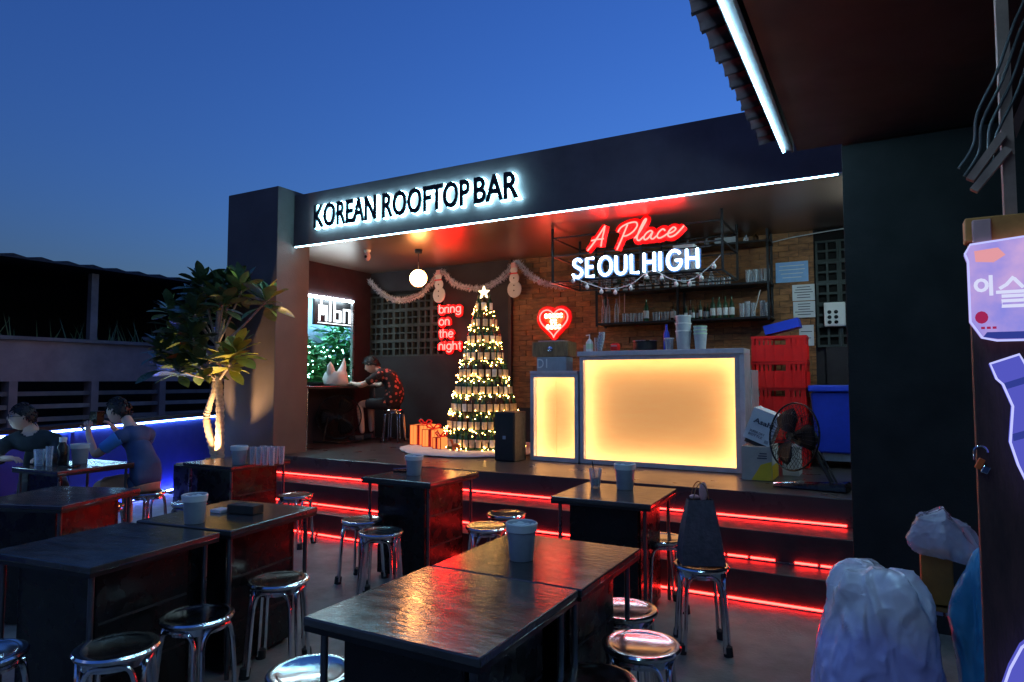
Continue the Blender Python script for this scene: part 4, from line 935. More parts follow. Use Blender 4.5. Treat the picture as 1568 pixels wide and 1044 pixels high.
# ------------------------------------------------------------------ stools
stool = thing('steel_stool', '', 'stool', (0, 0, 0), 0, 'round stainless steel stools')
MB().lathe([(.0001, .452), (.105, .452), (.118, .456), (.135, .460), (.150, .458), (.156, .450), (.154, .440), (.146, .434), (.138, .440), (.12, .444), (.0001, .446)], n=40).build('seat', 'chrome', stool, local=True, smooth=True)
MB().lathe([(.120, .400), (.130, .400), (.130, .434), (.120, .434), (.120, .400)], n=32).build('seat_band', 'chrome', stool, local=True, smooth=True)
for i in range(4):
    a0 = PI / 4 + i * PI / 2; a1 = a0 + PI / 2; d = .115
    def P(a, r, z): return Vector((r * math.cos(a), r * math.sin(a), z))
    o0 = a0 + .11; o1 = a1 - .11
    pts = [P(o0, .172, .018), P(o0, .150, .30), P(o0 + .02, .142, .36), P(o0 + .12, .136, .40), P(o0 + .34, .131, .418), P((a0 + a1) / 2, .130, .420), P(o1 - .34, .131, .418), P(o1 - .12, .136, .40), P(o1 - .02, .142, .36), P(o1, .150, .30), P(o1, .172, .018)]
    MB().tube([Vector(p) for p in bez([tuple(p) for p in pts], 3)], .0105, 8).build('leg', 'chrome', stool, local=True, smooth=True)
    MB().tube([P(a0, .176, .0), P(a0, .170, .05)], .026, 10).build('rubber_foot', 'rubber', stool, local=True, smooth=True)
KM = kidmap()
# label, x, y, z, rotation
stools = [
 (-.92, 3.89, 0, .35, 'steel stool with the dark bag standing on it'),
 (-.86, 2.62, 0, .2, 'steel stool with a shiny seat right of the front table, nearest the bare floor'),
 (-.90, 2.22, 0, .6, 'steel stool at the bottom right edge of the front table, nearest the camera'),
 (-1.06, 2.98, 0, .1, 'steel stool half under the right side of the rear front table'),
 (-1.30, 4.42, 0, .5, 'steel stool tucked behind the table beside the stool with the bag'),
 (-2.60, 4.62, 0, .2, 'red reflecting stool right of the middle table, nearer the steps'),
 (-2.50, 4.16, 0, .7, 'steel stool right of the middle table, in front of the other stool there'),
 (-3.44, 3.90, 0, .15, 'steel stool left of the middle table, the farther left of the pair'),
 (-3.06, 3.66, 0, .5, 'steel stool directly in front of the middle table'),
 (-4.70, 4.42, 0, .3, 'steel stool beside the table with the planted tree, next to the steps'),
 (-2.80, 2.53, 0, .55, 'steel stool at the right side of the long left table, the farthest of that row'),
 (-2.70, 1.98, 0, .2, 'steel stool at the right side of the long left table, between two others'),
 (-2.66, 1.60, 0, .8, 'steel stool at the right side of the long left table, nearest the camera'),
 (-3.04, 1.30, 0, .3, 'steel stool cut by the left bottom corner of the picture'),
 (-1.82, 1.80, 0, .0, 'steel stool at the left side of the front table'),
 (-6.02, 3.86, 0, .3, 'steel stool under the seated person in the blue tee'),
 (-5.72, 3.28, 0, .4, 'steel stool standing in front of the person in the blue tee'),
 (-7.10, 3.42, 0, .4, 'steel stool under the person in glasses by the parapet'),
 (-6.05, 7.50, .63, .3, 'steel stool under the person in the patterned shirt on the deck'),
 (-5.20, 3.72, 0, .1, 'steel stool under the left side of the table before the planted tree'),
 (-4.35, 2.75, 0, .5, 'steel stool in the gap between the two left tables'),
 (-6.75, 6.15, .63, .5, 'steel stool half hidden by the pillar on the deck'),
]
for i, (x, y, z, rz, lab) in enumerate(stools):
    if i == 0: s0 = stool; s0.location = (x, y, z); s0.rotation_euler = (0, 0, rz); s0['label'] = lab
    else: dup(stool, (x, y, z), rz, lab)

# ------------------------------------------------------------------ tables
tb = thing('bar_table', '', 'table', (0, 0, 0), 0, 'square black tables')
MB().box(-.33, .33, -.335, .335, .722, .75).build('tabletop', 'table_top', tb, local=True, bevel=.005)
MB().box(-.327, .327, -.332, .332, .705, .7215).build('under_frame', 'table_edge', tb, local=True)
MB().box(-.225, .225, -.26, -.235, .02, .704).build('end_panel', 'black_gloss', tb, local=True, bevel=.003)
MB().box(-.225, .225, .235, .26, .02, .704).build('end_panel', 'black_gloss', tb, local=True, bevel=.003)
for z in (.02, .26, .50): MB().box(-.22, .22, -.234, .234, z, z + .02).build('shelf', 'black_gloss', tb, local=True)
MB().box(.2215, .2365, -.234, .234, .03, .704).build('side_panel', 'black_gloss', tb, local=True, bevel=.002)
MB().box(-.2365, -.2215, -.234, .234, .03, .704).build('side_panel', 'black_gloss', tb, local=True, bevel=.002)
for z in (.24, .47): MB().box(.2368, .2395, -.225, .225, z, z + .012).build('groove_strip', 'black_matt', tb, local=True)
for (a, b) in ((-1, -1), (1, -1), (1, 1), (-1, 1)): MB().tube([(a * .28, b * .29, .004), (a * .28, b * .29, .704)], .012, 10).build('leg', 'dark_steel', tb, local=True, smooth=True)
KM = kidmap()
tables = [
 (-1.295, 1.905, 0, 'square table in the centre foreground with the bare reflective top'),
 (-1.285, 2.585, 0, 'square table with a white rimmed cup joined behind the front table'),
 (-3.22, 2.56, R(7), 'farther square table of the long left pair, carrying a cup and black box'),
 (-3.16, 1.85, R(7), 'nearer square table of the long left pair, empty'),
 (-4.72, 2.42, R(20), 'empty table behind the long left pair, in front of the seated people'),
 (-6.28, 3.34, R(3), 'small table with drinks where the two people sit by the parapet'),
 (-5.26, 4.24, 0, 'table with a cup and glasses in front of the planted tree'),
 (-3.22, 4.34, 0, 'table with a single cup in front of the red lit steps, left of centre'),
 (-1.57, 4.28, R(2), 'table with an iced drink and a cup in front of the counter'),
]
for i, (x, y, rz, lab) in enumerate(tables):
    if i == 0: tb.location = (x, y, 0); tb.rotation_euler = (0, 0, rz); tb['label'] = lab
    else:
        nt = dup(tb, (x, y, 0), rz, lab)
        if i == 5:
            for ch in [c for c in COL.objects if c.parent == nt]:
                if ch.name.startswith(('shelf', 'side_panel', 'groove_strip')) or (ch.name.startswith('end_panel') and ch.data.vertices[0].co.y > 0): bpy.data.objects.remove(ch)
# cups
def cup(x, y, h, r, lab, bag=True, z=.751, m='grey_plastic'):
    t = thing('plastic_cup', lab, 'cup', (x, y, z), group='grey lined cups on the tables')
    MB().lathe([(r * .78, 0), (r * .80, .002), (r, h), (r * .95, h), (r * .76, .008), (.0001, .008)], n=28).build('cup_body', m, t, local=True, smooth=True)
    MB().lathe([(r * .955, h * .80), (r * 1.03, h * .79), (r * 1.09, h * 1.0), (r * 1.02, h * 1.03), (r * .9, h * .9)], n=28, jit=lambda q, z: 1 + .02 * math.sin(q * 5) + .015 * math.sin(q * 11)).build('liner', 'white_plastic', t, local=True, smooth=True)
cup(-1.335, 2.50, .150, .062, 'grey plastic cup with a white liner on the rear front table')
cup(-3.18, 2.30, .145, .060, 'grey cup with a torn white liner on the long left table')
cup(-3.25, 4.28, .15, .068, 'grey cup alone on the middle table')
cup(-1.56, 4.44, .17, .070, 'blue grey cup on the table by the counter')
cup(-5.02, 4.06, .16, .070, 'grey cup beside the stacked glasses on the planter table')
cup(-6.35, 3.42, .17, .072, 'pale cup between the two seated people')
t = thing('iced_drink', 'clear cup of dark red iced drink with a straw', 'drink', (-1.77, 4.42, .751))
MB().lathe([(.032, 0), (.046, .13), (.044, .13), (.030, .006), (.0001, .006)], (-1.77, 4.42, .751), 20).build('cup_body', 'clear_plastic', t, smooth=True)
MB().lathe([(.0295, .008), (.036, .065), (.0001, .066)], (-1.77, 4.42, .751), 20).build('drink', 'amber_drink', t, smooth=True)
MB().tube([(-1.77, 4.42, .79), (-1.79, 4.41, .93)], .004, 6).build('straw', 'rubber', t)
for i in range(8): glass(-5.02 + .07 * (i % 4) + .10, 4.12 + .07 * (i // 4) + .01 * i, .751, .155, .027, ORD[i % 4] + ' from the left in the ' + ('front', 'rear')[i // 4] + ' row of tall clear glasses on the planter table', 'tall glasses on the planter table', 'clear_plastic')
t = thing('napkin_box', 'black napkin box beside the cup on the long left table', 'box', (-3.2, 2.62, .75))
MB().box(-3.30, -3.12, 2.60, 2.69, .752, .79).build('box_body', 'black_matt', t, rz=0) if False else MB().box(-3.25, -3.07, 2.56, 2.65, .752, .80, rz=R(10)).build('box_body', 'black_matt', t, bevel=.004)
MB().box(-3.35, -3.27, 2.52, 2.60, .752, .768, rz=R(5)).build('tissue', 'white_plastic', t)
t = thing('cutlery_tray', 'small tray of cutlery beside the cup on the middle table', 'tray', (-3.4, 4.42, .75))
MB().box(-3.52, -3.36, 4.36, 4.46, .752, .762, rz=.3).build('tray_body', 'black_gloss', t)
for k in range(3): MB().tube([(-3.52 + .02 * k, 4.36 + .03 * k, .77), (-3.36 + .02 * k, 4.43 + .02 * k, .785)], .004, 6).build('utensil', 'chrome', t)
# drinks on the people's table
glass(-6.50, 3.16, .751, .14, .045, 'wide clear glass in front of the person in glasses', None, 'clear_plastic')
glass(-6.38, 3.18, .751, .17, .03, 'tall slim glass beside the spray bottle', None, 'clear_plastic')
t = thing('spray_bottle', 'white bottle with a narrow cap standing on the drinks table', 'bottle', (-6.42, 3.32, .751))
MB().lathe([(.04, 0), (.042, .01), (.042, .15), (.018, .18), (.018, .21), (.0001, .212)], (-6.42, 3.32, .751), 14).build('bottle_body', 'cloudy_plastic', t, smooth=True)
MB().lathe([(.022, .212), (.022, .235), (.0001, .236)], (-6.42, 3.32, .751), 10).build('cap', 'white_plastic', t, smooth=True)
t = thing('soda_bottle', 'dark bottle with a white cap on the drinks table', 'bottle', (-6.34, 3.30, .751))
MB().lathe([(.036, 0), (.04, .01), (.04, .16), (.02, .20), (.02, .205)], (-6.33, 3.26, .751), 14).build('bottle_body', 'black_gloss', t, smooth=True)
MB().lathe([(.028, .205), (.028, .245), (.0001, .25)], (-6.33, 3.26, .751), 12).build('cap', 'white_plastic', t, smooth=True)
o = MB().box(-6.25, -6.10, 3.20, 3.28, .752, .762, rz=.4).build('mobile_phone', 'black_gloss', bevel=.003); tag(o, 'phone lying on the drinks table in front of the person in the tee', 'phone')

# ------------------------------------------------------------------ bag on the stool
t = thing('tote_bag', 'dark fabric carrier bag with thin looped handles standing on a stool', 'bag', (-.92, 3.89, .461))
def ringpts(hw, hd, z, n=8):
    return [(-hw, -hd, z), (hw, -hd, z), (hw, hd, z), (-hw, hd, z)]
mb = MB(); vs = []
for (hw, hd, z) in ((.115, .09, .002), (.108, .085, .10), (.10, .07, .20), (.088, .05, .30), (.078, .035, .36)): vs += [(a + .008 * math.sin(9 * z + a * 20), b, c) for a, b, c in ringpts(hw, hd, z)]
fs = [(0, 3, 2, 1)] + [(i * 4 + j, i * 4 + (j + 1) % 4, (i + 1) * 4 + (j + 1) % 4, (i + 1) * 4 + j) for i in range(4) for j in range(4)]
mb.add(vs, fs); mb.xf(Matrix.Rotation(.45, 4, 'Z')).build('bag_body', 'bag_fabric', t, local=True, bevel=.006)
for s in (-1, 1): MB().tube(bez([(-.045, s * .03, .35), (-.03, s * .035, .42), (0, s * .035, .455), (.03, s * .035, .42), (.045, s * .03, .35)], 4), .003, 6).xf(Matrix.Rotation(.45, 4, 'Z')).build('handle', 'wood', t, local=True)
MB().ball((0.02, 0, .40), .045, 14, .55, .2, 1.3).xf(Matrix.Rotation(.45, 4, 'Z')).build('fan_paddle', 'pink_plastic', t, local=True, smooth=True)
MB().ball((-.03, 0, .37), .03, 10, 1, .6, .5).build('tissue', 'pink_plastic', t, local=True, smooth=True)

# ------------------------------------------------------------------ rubbish bags, right
def sack(name, lab, cx, cy, prof, m, seed, cat='bag', parts=()):
    t = thing(name, lab, cat, (cx, cy, 0)); n = 72; mb = MB(); vs = []
    NP = 60
    for i in range(NP + 1):
        u = i / NP * (len(prof) - 1); k = min(int(u), len(prof) - 2); f = u - k
        f2 = f * f * (3 - 2 * f) if 0 < k < len(prof) - 2 else f
        r = prof[k][0] * (1 - f2) + prof[k + 1][0] * f2; z = prof[k][1] * (1 - f) + prof[k + 1][1] * f
        for j in range(n):
            a = 2 * PI * j / n
            w = 1 + .045 * mnoise.noise(Vector((math.cos(a) * 1.6, math.sin(a) * 1.6, z * 3 + seed))) * 2 + .02 * mnoise.noise(Vector((math.cos(a) * 5, math.sin(a) * 5, z * 9 + seed))) * 2
            w += .05 * max(0, (z - prof[-1][1] * .72) / (prof[-1][1] * .28)) * math.sin(a * 11 + seed + 2 * mnoise.noise(Vector((a, z * 4, seed))))
            vs.append((cx + r * w * math.cos(a), cy + r * w * .85 * math.sin(a), max(0.002, z + .012 * math.sin(a * 5 + seed) * (z > .1))))
    fs = [(i * n + j, i * n + (j + 1) % n, (i + 1) * n + (j + 1) % n, (i + 1) * n + j) for i in range(NP) for j in range(n)] + [tuple(NP * n + j for j in range(n))]
    mb.add(vs, fs).build('sack_body', m, t, smooth=True); return t
def ridge(p): return (1 - abs(mnoise.noise(p)) * 2) ** 3
def plastic_bag(cx, cy, prof, n, NR, amp, seed, sy=.85, topgather=0.0):
    vs = []
    for i in range(NR + 1):
        u = i / NR * (len(prof) - 1); k = min(int(u), len(prof) - 2); f = u - k
        p0, p1, p2, p3 = prof[max(0, k - 1)], prof[k], prof[k + 1], prof[min(len(prof) - 1, k + 2)]
        cr_ = lambda j: .5 * (2 * p1[j] + (p2[j] - p0[j]) * f + (2 * p0[j] - 5 * p1[j] + 4 * p2[j] - p3[j]) * f * f + (3 * p1[j] - p0[j] - 3 * p2[j] + p3[j]) * f ** 3)
        r, z = max(.002, cr_(0)), cr_(1)
        for j in range(n):
            a = 2 * PI * j / n; ca, sa = math.cos(a), math.sin(a); P_ = Vector((ca * r * 6, sa * r * 6, z * 3 + seed)); hi = z / prof[-1][1]
            d = amp * (ridge(P_ * 1.0 + Vector((0, 0, ca))) * 1.0 + .55 * ridge(P_ * 2.3 + Vector((sa, 3, 0))) + .25 * ridge(P_ * 5.1)) - amp * .5 + .05 * mnoise.noise(Vector((ca * 1.3, sa * 1.3, z * 2.5 + seed)))
            d += topgather * max(0, hi - .8) * 5 * math.sin(a * 7 + seed + 2 * math.sin(2 * a)) * .03
            rr_ = max(.001, r + d * min(1, r * 12)); vs.append((cx + rr_ * ca, cy + rr_ * sy * sa, (-9 if False else z + amp * 1.2 * ridge(P_ * 1.7) * (z > .1) + (.010 * math.sin(a * 2 + seed) if hi > .9 else 0))))
    return MB().add(vs, [(i * n + j, i * n + (j + 1) % n, (i + 1) * n + (j + 1) % n, (i + 1) * n + j) for i in range(NR) for j in range(n)] + [tuple(NR * n + j for j in range(n))])
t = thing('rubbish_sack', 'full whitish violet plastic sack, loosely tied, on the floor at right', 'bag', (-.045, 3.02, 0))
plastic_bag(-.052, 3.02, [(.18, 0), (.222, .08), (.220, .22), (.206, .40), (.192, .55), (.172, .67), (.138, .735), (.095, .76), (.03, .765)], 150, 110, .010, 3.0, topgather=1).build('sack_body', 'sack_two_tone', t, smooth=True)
t = thing('rubbish_sack', 'tall teal plastic bag hanging beside the wooden stall', 'bag', (.30, 3.12, 0))
plastic_bag(.325, 3.10, [(.06, .02), (.088, .10), (.09, .40), (.085, .62), (.075, .72), (.05, .82), (.02, .86)], 90, 90, .011, 11).build('sack_body', 'bag_teal', t, smooth=True)
t = thing('rubbish_bin', 'amber brown box on a stool topped by a crumpled clear bag', 'bin', (.19, 3.25, 0))
MB().box(.125, .235, 3.20, 3.31, .602, .80).build('bin_body', 'amber_box', t, bevel=.004)
for a in (0.6, 2.2, 3.8, 5.4): MB().tube([(.19 + .15 * math.cos(a), 3.25 + .15 * math.sin(a), .002), (.19 + .12 * math.cos(a), 3.25 + .12 * math.sin(a), .585)], .011, 8).build('leg', 'chrome', t, smooth=True)
MB().lathe([(.0001, .585), (.13, .585), (.13, .599), (.0001, .5995)], (.19, 3.25, 0), 24).build('stool_seat', 'chrome', t)
mb = plastic_bag(.185, 3.25, [(.02, -.07), (.085, -.068), (.12, -.05), (.14, .0), (.125, .055), (.095, .10), (.05, .13), (.02, .135)], 140, 90, .013, 5.0, sy=.8)
mb.v = [(x + .02, y - .02, .85 + z * .85 - .06 * max(0, x - .2) * 4) for x, y, z in mb.v]
mb.build('crumpled_bag', 'bag_pink', t, smooth=True)

# ------------------------------------------------------------------ wooden board with lightboxes, right foreground
BY = 2.1
t = thing('wooden_stall', 'dark wooden stall front with an orange topped frame at the right edge', 'stall', (.7, BY + .1, 0))
for k in range(7): MB().box(.215 + k * .16, .215 + k * .16 + .155, BY, BY + .035, 0.01, 1.86).build('plank', 'wood_dark', t, bevel=.003)
MB().box(.208, 1.34, BY - .012, BY + .045, 1.862, 1.925).build('top_rail', 'orange_sheet', t, bevel=.004)
MB().box(.222, .262, BY - .03, BY - .013, 1.80, 1.915).build('hinge', 'pink_plastic', t, bevel=.003)
for k in range(9): MB().box(.26 + k * .11, .26 + k * .11 + .004, BY - .0135, BY - .0125, 1.868, 1.915).build('print_line', 'wood', t)
# can lightbox
t = thing('can_lightbox', 'violet backlit sign shaped like a drink can with Korean lettering', 'sign', (.4, BY - .03, 1.6))
cx0, cx1, cz0, cz1 = .203, .498, 1.60, 1.862
outl = [(cx0 + .012, cz1 - .012), (cx0, cz1 - .035), (cx0 + .006, cz1 - .055), (cx0 + .006, cz0 + .05), (cx0 + .03, cz0 + .008), (cx0 + .06, cz0), (cx1 - .06, cz0), (cx1 - .03, cz0 + .008), (cx1 - .006, cz0 + .05), (cx1 - .006, cz1 - .055), (cx1, cz1 - .035), (cx1 - .012, cz1 - .012), (cx1 - .15, cz1)]
MB().prism(outl, BY - .035, BY - .004).build('can_body', 'can_light', t)
MB().tube([(x, BY - .036, z) for x, z in outl], .0025, 6, closed=True).build('rim', 'can_rim', t)
MB().prism([(cx0 + .032, cz0 + .010), (cx0 + .062, cz0 + .004), (cx1 - .062, cz0 + .004), (cx1 - .032, cz0 + .010), (cx1 - .04, cz0 + .022), (cx0 + .04, cz0 + .022)], BY - .0375, BY - .0355).build('printed_band', 'can_blue', t)
MB().prism([(cx0 + .02, cz1 - .03), (cx0 + .07, cz1 - .025), (cx0 + .085, cz1 - .045), (cx0 + .06, cz1 - .062), (cx0 + .022, cz1 - .058)], BY - .0375, BY - .0355).build('print_or_glow_patch', 'can_reflection', t)  # painted reflection of a red-orange glow on the can face
MB().prism([(cx0 + .03 + .014 * math.cos(a * PI / 6), cz0 + .06 + .016 * math.sin(a * PI / 6)) for a in range(12)], BY - .0375, BY - .0355).build('printed_mark', 'can_red', t)
def han(strokes, ox, oz, s):
    mb = MB()
    for st in strokes: mb.tube([(ox + x * s, BY - .038, oz + z * s) for x, z in st], .0042, 6, flat=.4)
    mb.build('lettering', 'can_text', t, smooth=True)
han([arc(.25, .5, .22, .25, 0, 360, 12), [(.62, .95), (.62, .0)]], cx0 + .018, cz0 + .115, .055)
han([[(.5, 1.0), (.3, .75), (.1, .62)], [(.5, .95), (.75, .62)], [(0, .5), (.9, .5)], [(.15, .36), (.75, .36), (.75, .2), (.15, .2), (.15, .02), (.8, .02)]], cx0 + .062, cz0 + .085, .075)
for ox in (.12, .21): han([[(.75, 1.0), (.15, 1.0), (.15, .6), (.8, .6)], [(.15, .8), (.7, .8)], [(.45, .6), (.45, .42)], [(.0, .42), (.95, .42)], [(.15, .28), (.75, .28), (.75, .0)]], cx0 + ox, cz0 + .10, .085)
for k in range(3): MB().box(cx0 + .028 + k * .012, cx0 + .036 + k * .012, BY - .0375, BY - .036, cz0 + .030, cz0 + .036).build('print_line', 'can_red', t)
# bottle lightboxes
def bottle_box(lab, cx, zt, s, tilt, L):
    t = thing('bottle_lightbox', lab, 'sign', (cx, BY - .03, zt - .4), group='bottle shaped lightboxes')
    o_ = [(-.028, 0), (.028, 0), (.030, -.035), (.024, -.05), (.026, -.10), (.06, -.17), (.066, -.22), (.066, -L), (-.066, -L), (-.066, -.22), (-.06, -.17), (-.026, -.10), (-.024, -.05), (-.030, -.035)]
    ct_, st_ = math.cos(tilt), math.sin(tilt); rot = lambda p: (cx + s * (p[0] * ct_ - p[1] * st_), zt + s * (p[0] * st_ + p[1] * ct_))
    P_ = [rot(p) for p in o_]; MB().prism(P_[::-1], BY - .035, BY - .004).build('bottle_body', 'bottle_light', t); MB().tube([(x, BY - .036, z) for x, z in P_], .003, 6, closed=True).build('rim', 'can_rim', t)
    MB().prism([rot(p) for p in [(-.025, -.048), (.025, -.048), (.026, -.062), (-.026, -.062)]], BY - .0375, BY - .0355).build('printed_band', 'can_blue', t)
    MB().prism([rot(p) for p in [(-.05, -.155), (.05, -.155), (.054, -.17), (-.054, -.17)]], BY - .0375, BY - .0355).build('printed_band', 'can_blue', t)
bottle_box('violet backlit sign shaped like a tilted bottle under the can sign', .277, 1.553, 1.15, .36, .34)
bottle_box('violet backlit bottle sign cut by the lower right corner of the picture', .415, 1.02, 1.2, -.30, .40)
# padlock
t = thing('padlock', 'small open padlock with an orange tag hanging on the stall edge', 'padlock', (.222, BY - .02, 1.26))
MB().tube([(x, BY - .012, z) for x, z in arc(.222, 1.315, .014, .016, 0, 180, 8)] + [(.208, BY - .012, 1.295)], .003, 6).build('shackle', 'chrome', t, smooth=True)
MB().box(.212, .226, BY - .02, BY - .006, 1.272, 1.300, rot=Matrix.Rotation(R(25), 3, 'Y')).build('lock_tag', 'orange_cloth', t, bevel=.002)
MB().box(.222, .238, BY - .022, BY - .006, 1.262, 1.282, rot=Matrix.Rotation(R(25), 3, 'Y')).build('lock_body', 'chrome', t, bevel=.002)
# posts, slats and cables above
t = thing('timber_post', 'pale timber post with nailed slats above the wooden stall', 'post', (.32, BY + .1, 1.93))
MB().box(.298, .325, BY + .02, BY + .05, 1.93, 3.02).build('upright', 'timber_pale', t)
for (a, b, c, d) in ((.225, 2.03, .30, 2.14), (.232, 2.00, .31, 2.10)): MB().tube([(a, BY + .01, b), (c, BY + .01, d)], .014, 4).build('slat', 'timber_pale', t)
MB().add([(.325, BY + .03, 2.18), (.42, BY + .03, 2.42), (.44, BY + .06, 2.42), (.335, BY + .06, 2.14)], [(0, 1, 2, 3)]).build('brace', 'timber_pale', t)
for k, (dx, dz_) in enumerate(((0, 0), (.012, -.02), (.03, -.03), (.045, -.05))):
    o = MB().tube([(x + dx, BY - .01 + .01 * k, z + dz_) for x, z in bez([(.20, 2.06), (.235, 2.12), (.245, 2.20), (.29, 2.30), (.33, 2.42), (.36, 2.50), (.42, 2.75), (.6, 3.02)], 5)], .004, 6).build('cable', 'cable' if k % 2 else 'wire_black'if 'wire_black' in M else 'cable', smooth=True)
    tag(o, ('leftmost', 'second from the left', 'third from the left', 'rightmost')[k] + ' dark cable in the bundle rising over the timber post', 'cable', 'cables over the stall')

# ------------------------------------------------------------------ tree in the planter
PX, PY = -6.70, 5.12
t = thing('planter', 'dark square planter in front of the pillar holding the tree', 'planter', (PX, PY, 0))
MB().box(PX - .30, PX + .34, PY - .34, PY + .28, .002, .55).build('planter_box', 'black_gloss', t, bevel=.006)
MB().box(PX - .28, PX + .32, PY - .32, PY + .26, .5505, .565).build('soil', 'bark', t)
tr = thing('rosette_tree', 'broad leaved tree with rosette foliage and two ringed trunks lit from below', 'tree', (PX, PY, .56))
trunks = [[(PX, PY, .565), (PX - .12, PY, .80), (PX - .21, PY, 1.05), (PX - .16, PY, 1.22), (PX - .09, PY, 1.40), (PX - .12, PY + .02, 1.72)],
          [(PX + .02, PY + .01, .565), (PX + .03, PY, .85), (PX + .02, PY, 1.2), (PX - .01, PY, 1.5), (PX - .03, PY - .02, 1.9), (PX - .02, PY - .02, 2.30)]]
rad = [[.055, .045, .042, .034, .03, .028], [.055, .048, .044, .038, .03, .025]]
for q, (pt, rd) in enumerate(zip(trunks, rad)):
    P_ = bez(pt, 9); r_ = []
    for i in range(len(P_)):
        u = i / (len(P_) - 1) * (len(rd) - 1); k = min(int(u), len(rd) - 2); r_.append((rd[k] * (k + 1 - u) + rd[k + 1] * (u - k)) * (1.12 if i % 2 else .91))
    MB().tube(P_, r_, 12).build('trunk', 'bark', tr, smooth=True)
heads = []
def branch(a, b, r0=.014, r1=.010):
    a, b = Vector(a), Vector(b); mid = (a + b) / 2 + Vector((0, 0, -.02)); MB().tube(bez([tuple(a), tuple(mid), tuple(b)], 5), [r0 + (r1 - r0) * i / 10 for i in range(11)], 8).build('branch', 'bark', tr, smooth=True)
T1 = (PX - .12, PY + .02, 1.70); T2 = (PX - .03, PY - .02, 1.9); T3 = (PX - .01, PY, 1.5)
hl = [((PX - .02, PY, 2.50), T2), ((PX - .42, PY + .1, 2.52), T2), ((PX - .98, PY, 2.36), T1), ((PX - .60, PY - .15, 2.12), T1), ((PX - 1.0, PY + .1, 2.02), T1), ((PX - .72, PY, 1.78), T3), ((PX - .34, PY - .1, 1.80), T3),
      ((PX + .34, PY, 2.52), T2), ((PX + .22, PY - .15, 2.36), T2), ((PX + .86, PY - .1, 2.36), (PX + .1, PY, 1.95)), ((PX + .28, PY - .1, 1.68), T3), ((PX + .46, PY - .15, 1.80), T3), ((PX - .2, PY - .2, 2.26), T2), ((PX - .35, PY + .25, 2.3), T2), ((PX - .72, PY + .2, 2.46), T2), ((PX - .45, PY - .2, 1.62), T3), ((PX - .95, PY - .05, 1.68), T3)]
hl += [((PX - .22, PY - .1, 2.62), T2), ((PX + .12, PY + .05, 2.60), T2), ((PX - .85, PY - .15, 1.86), T1), ((PX - .15, PY - .25, 1.98), T3), ((PX - .62, PY + .05, 2.32), T2), ((PX - .15, PY - .15, 1.66), T3)]
lsrcs = {}
lcount = 0; restl = MB(); LB = leafmesh(.33, .072, .18, .20, 6)
for hi, (h, src) in enumerate(hl):
    branch(src, h); h = Vector(h)
    for k in range(24):
        a = k * 2.4 + rnd.uniform(-.3, .3); el = R(-12 + 90 * (k / 24) + rnd.uniform(-14, 14)); sc = rnd.uniform(.5, 1.12) * (1 - .2 * (k / 20))
        low = h.z < 1.9  # lower rosettes get more yellow leaves: the uplight's glow put into leaf colour
        mn = 'leaf_orange' if rnd.random() < .015 else ('leaf_olive' if (low and rnd.random() < .75) or rnd.random() < .2 else 'leaf_green')
        loc = h - Vector((PX, PY, .56)) + Vector((math.cos(a) * .015, math.sin(a) * .015, (k - 12) * .006)); rot = (rnd.uniform(-.5, .5), -el, a)
        if lcount < 298:
            if mn not in lsrcs: lsrcs[mn] = MB().add(LB.v, LB.f).build('leaf', mn, tr, local=True, smooth=True); o = lsrcs[mn]
            else: o = link_copy(lsrcs[mn], tr)
            o.location = loc; o.rotation_euler = rot; o.scale = (sc, sc, sc); lcount += 1
        else:
            from mathutils import Euler
            m = Matrix.Translation(loc) @ Euler(rot).to_matrix().to_4x4() @ Matrix.Scale(sc, 4); restl.add([m @ Vector(p) for p in LB.v], LB.f)
restl.build('leaf_mass', 'leaf_green', tr, local=True, smooth=True, kind='stuff')
# uplighter in the planter
t = thing('planter_uplight', 'small warm spotlight on the planter soil aimed up the trunks', 'lamp', (PX + .04, PY - .15, .57))
MB().lathe([(.03, 0), (.035, .01), (.035, .05), (.028, .055)], (PX + .04, PY - .15, .566), 14).build('lamp_body', 'black_metal', t, smooth=True)
ld = bpy.data.lights.new('uplight_bulb', 'SPOT'); ld.energy = 120; ld.color = (1.0, .62, .28); ld.spot_size = R(95); ld.spot_blend = .6; ld.shadow_soft_size = .02
lo = bpy.data.objects.new('uplight_bulb', ld); COL.objects.link(lo); lo.parent = t
lo.location = (0, 0, .07); lo.rotation_euler = (R(180 - 10), 0, 0)

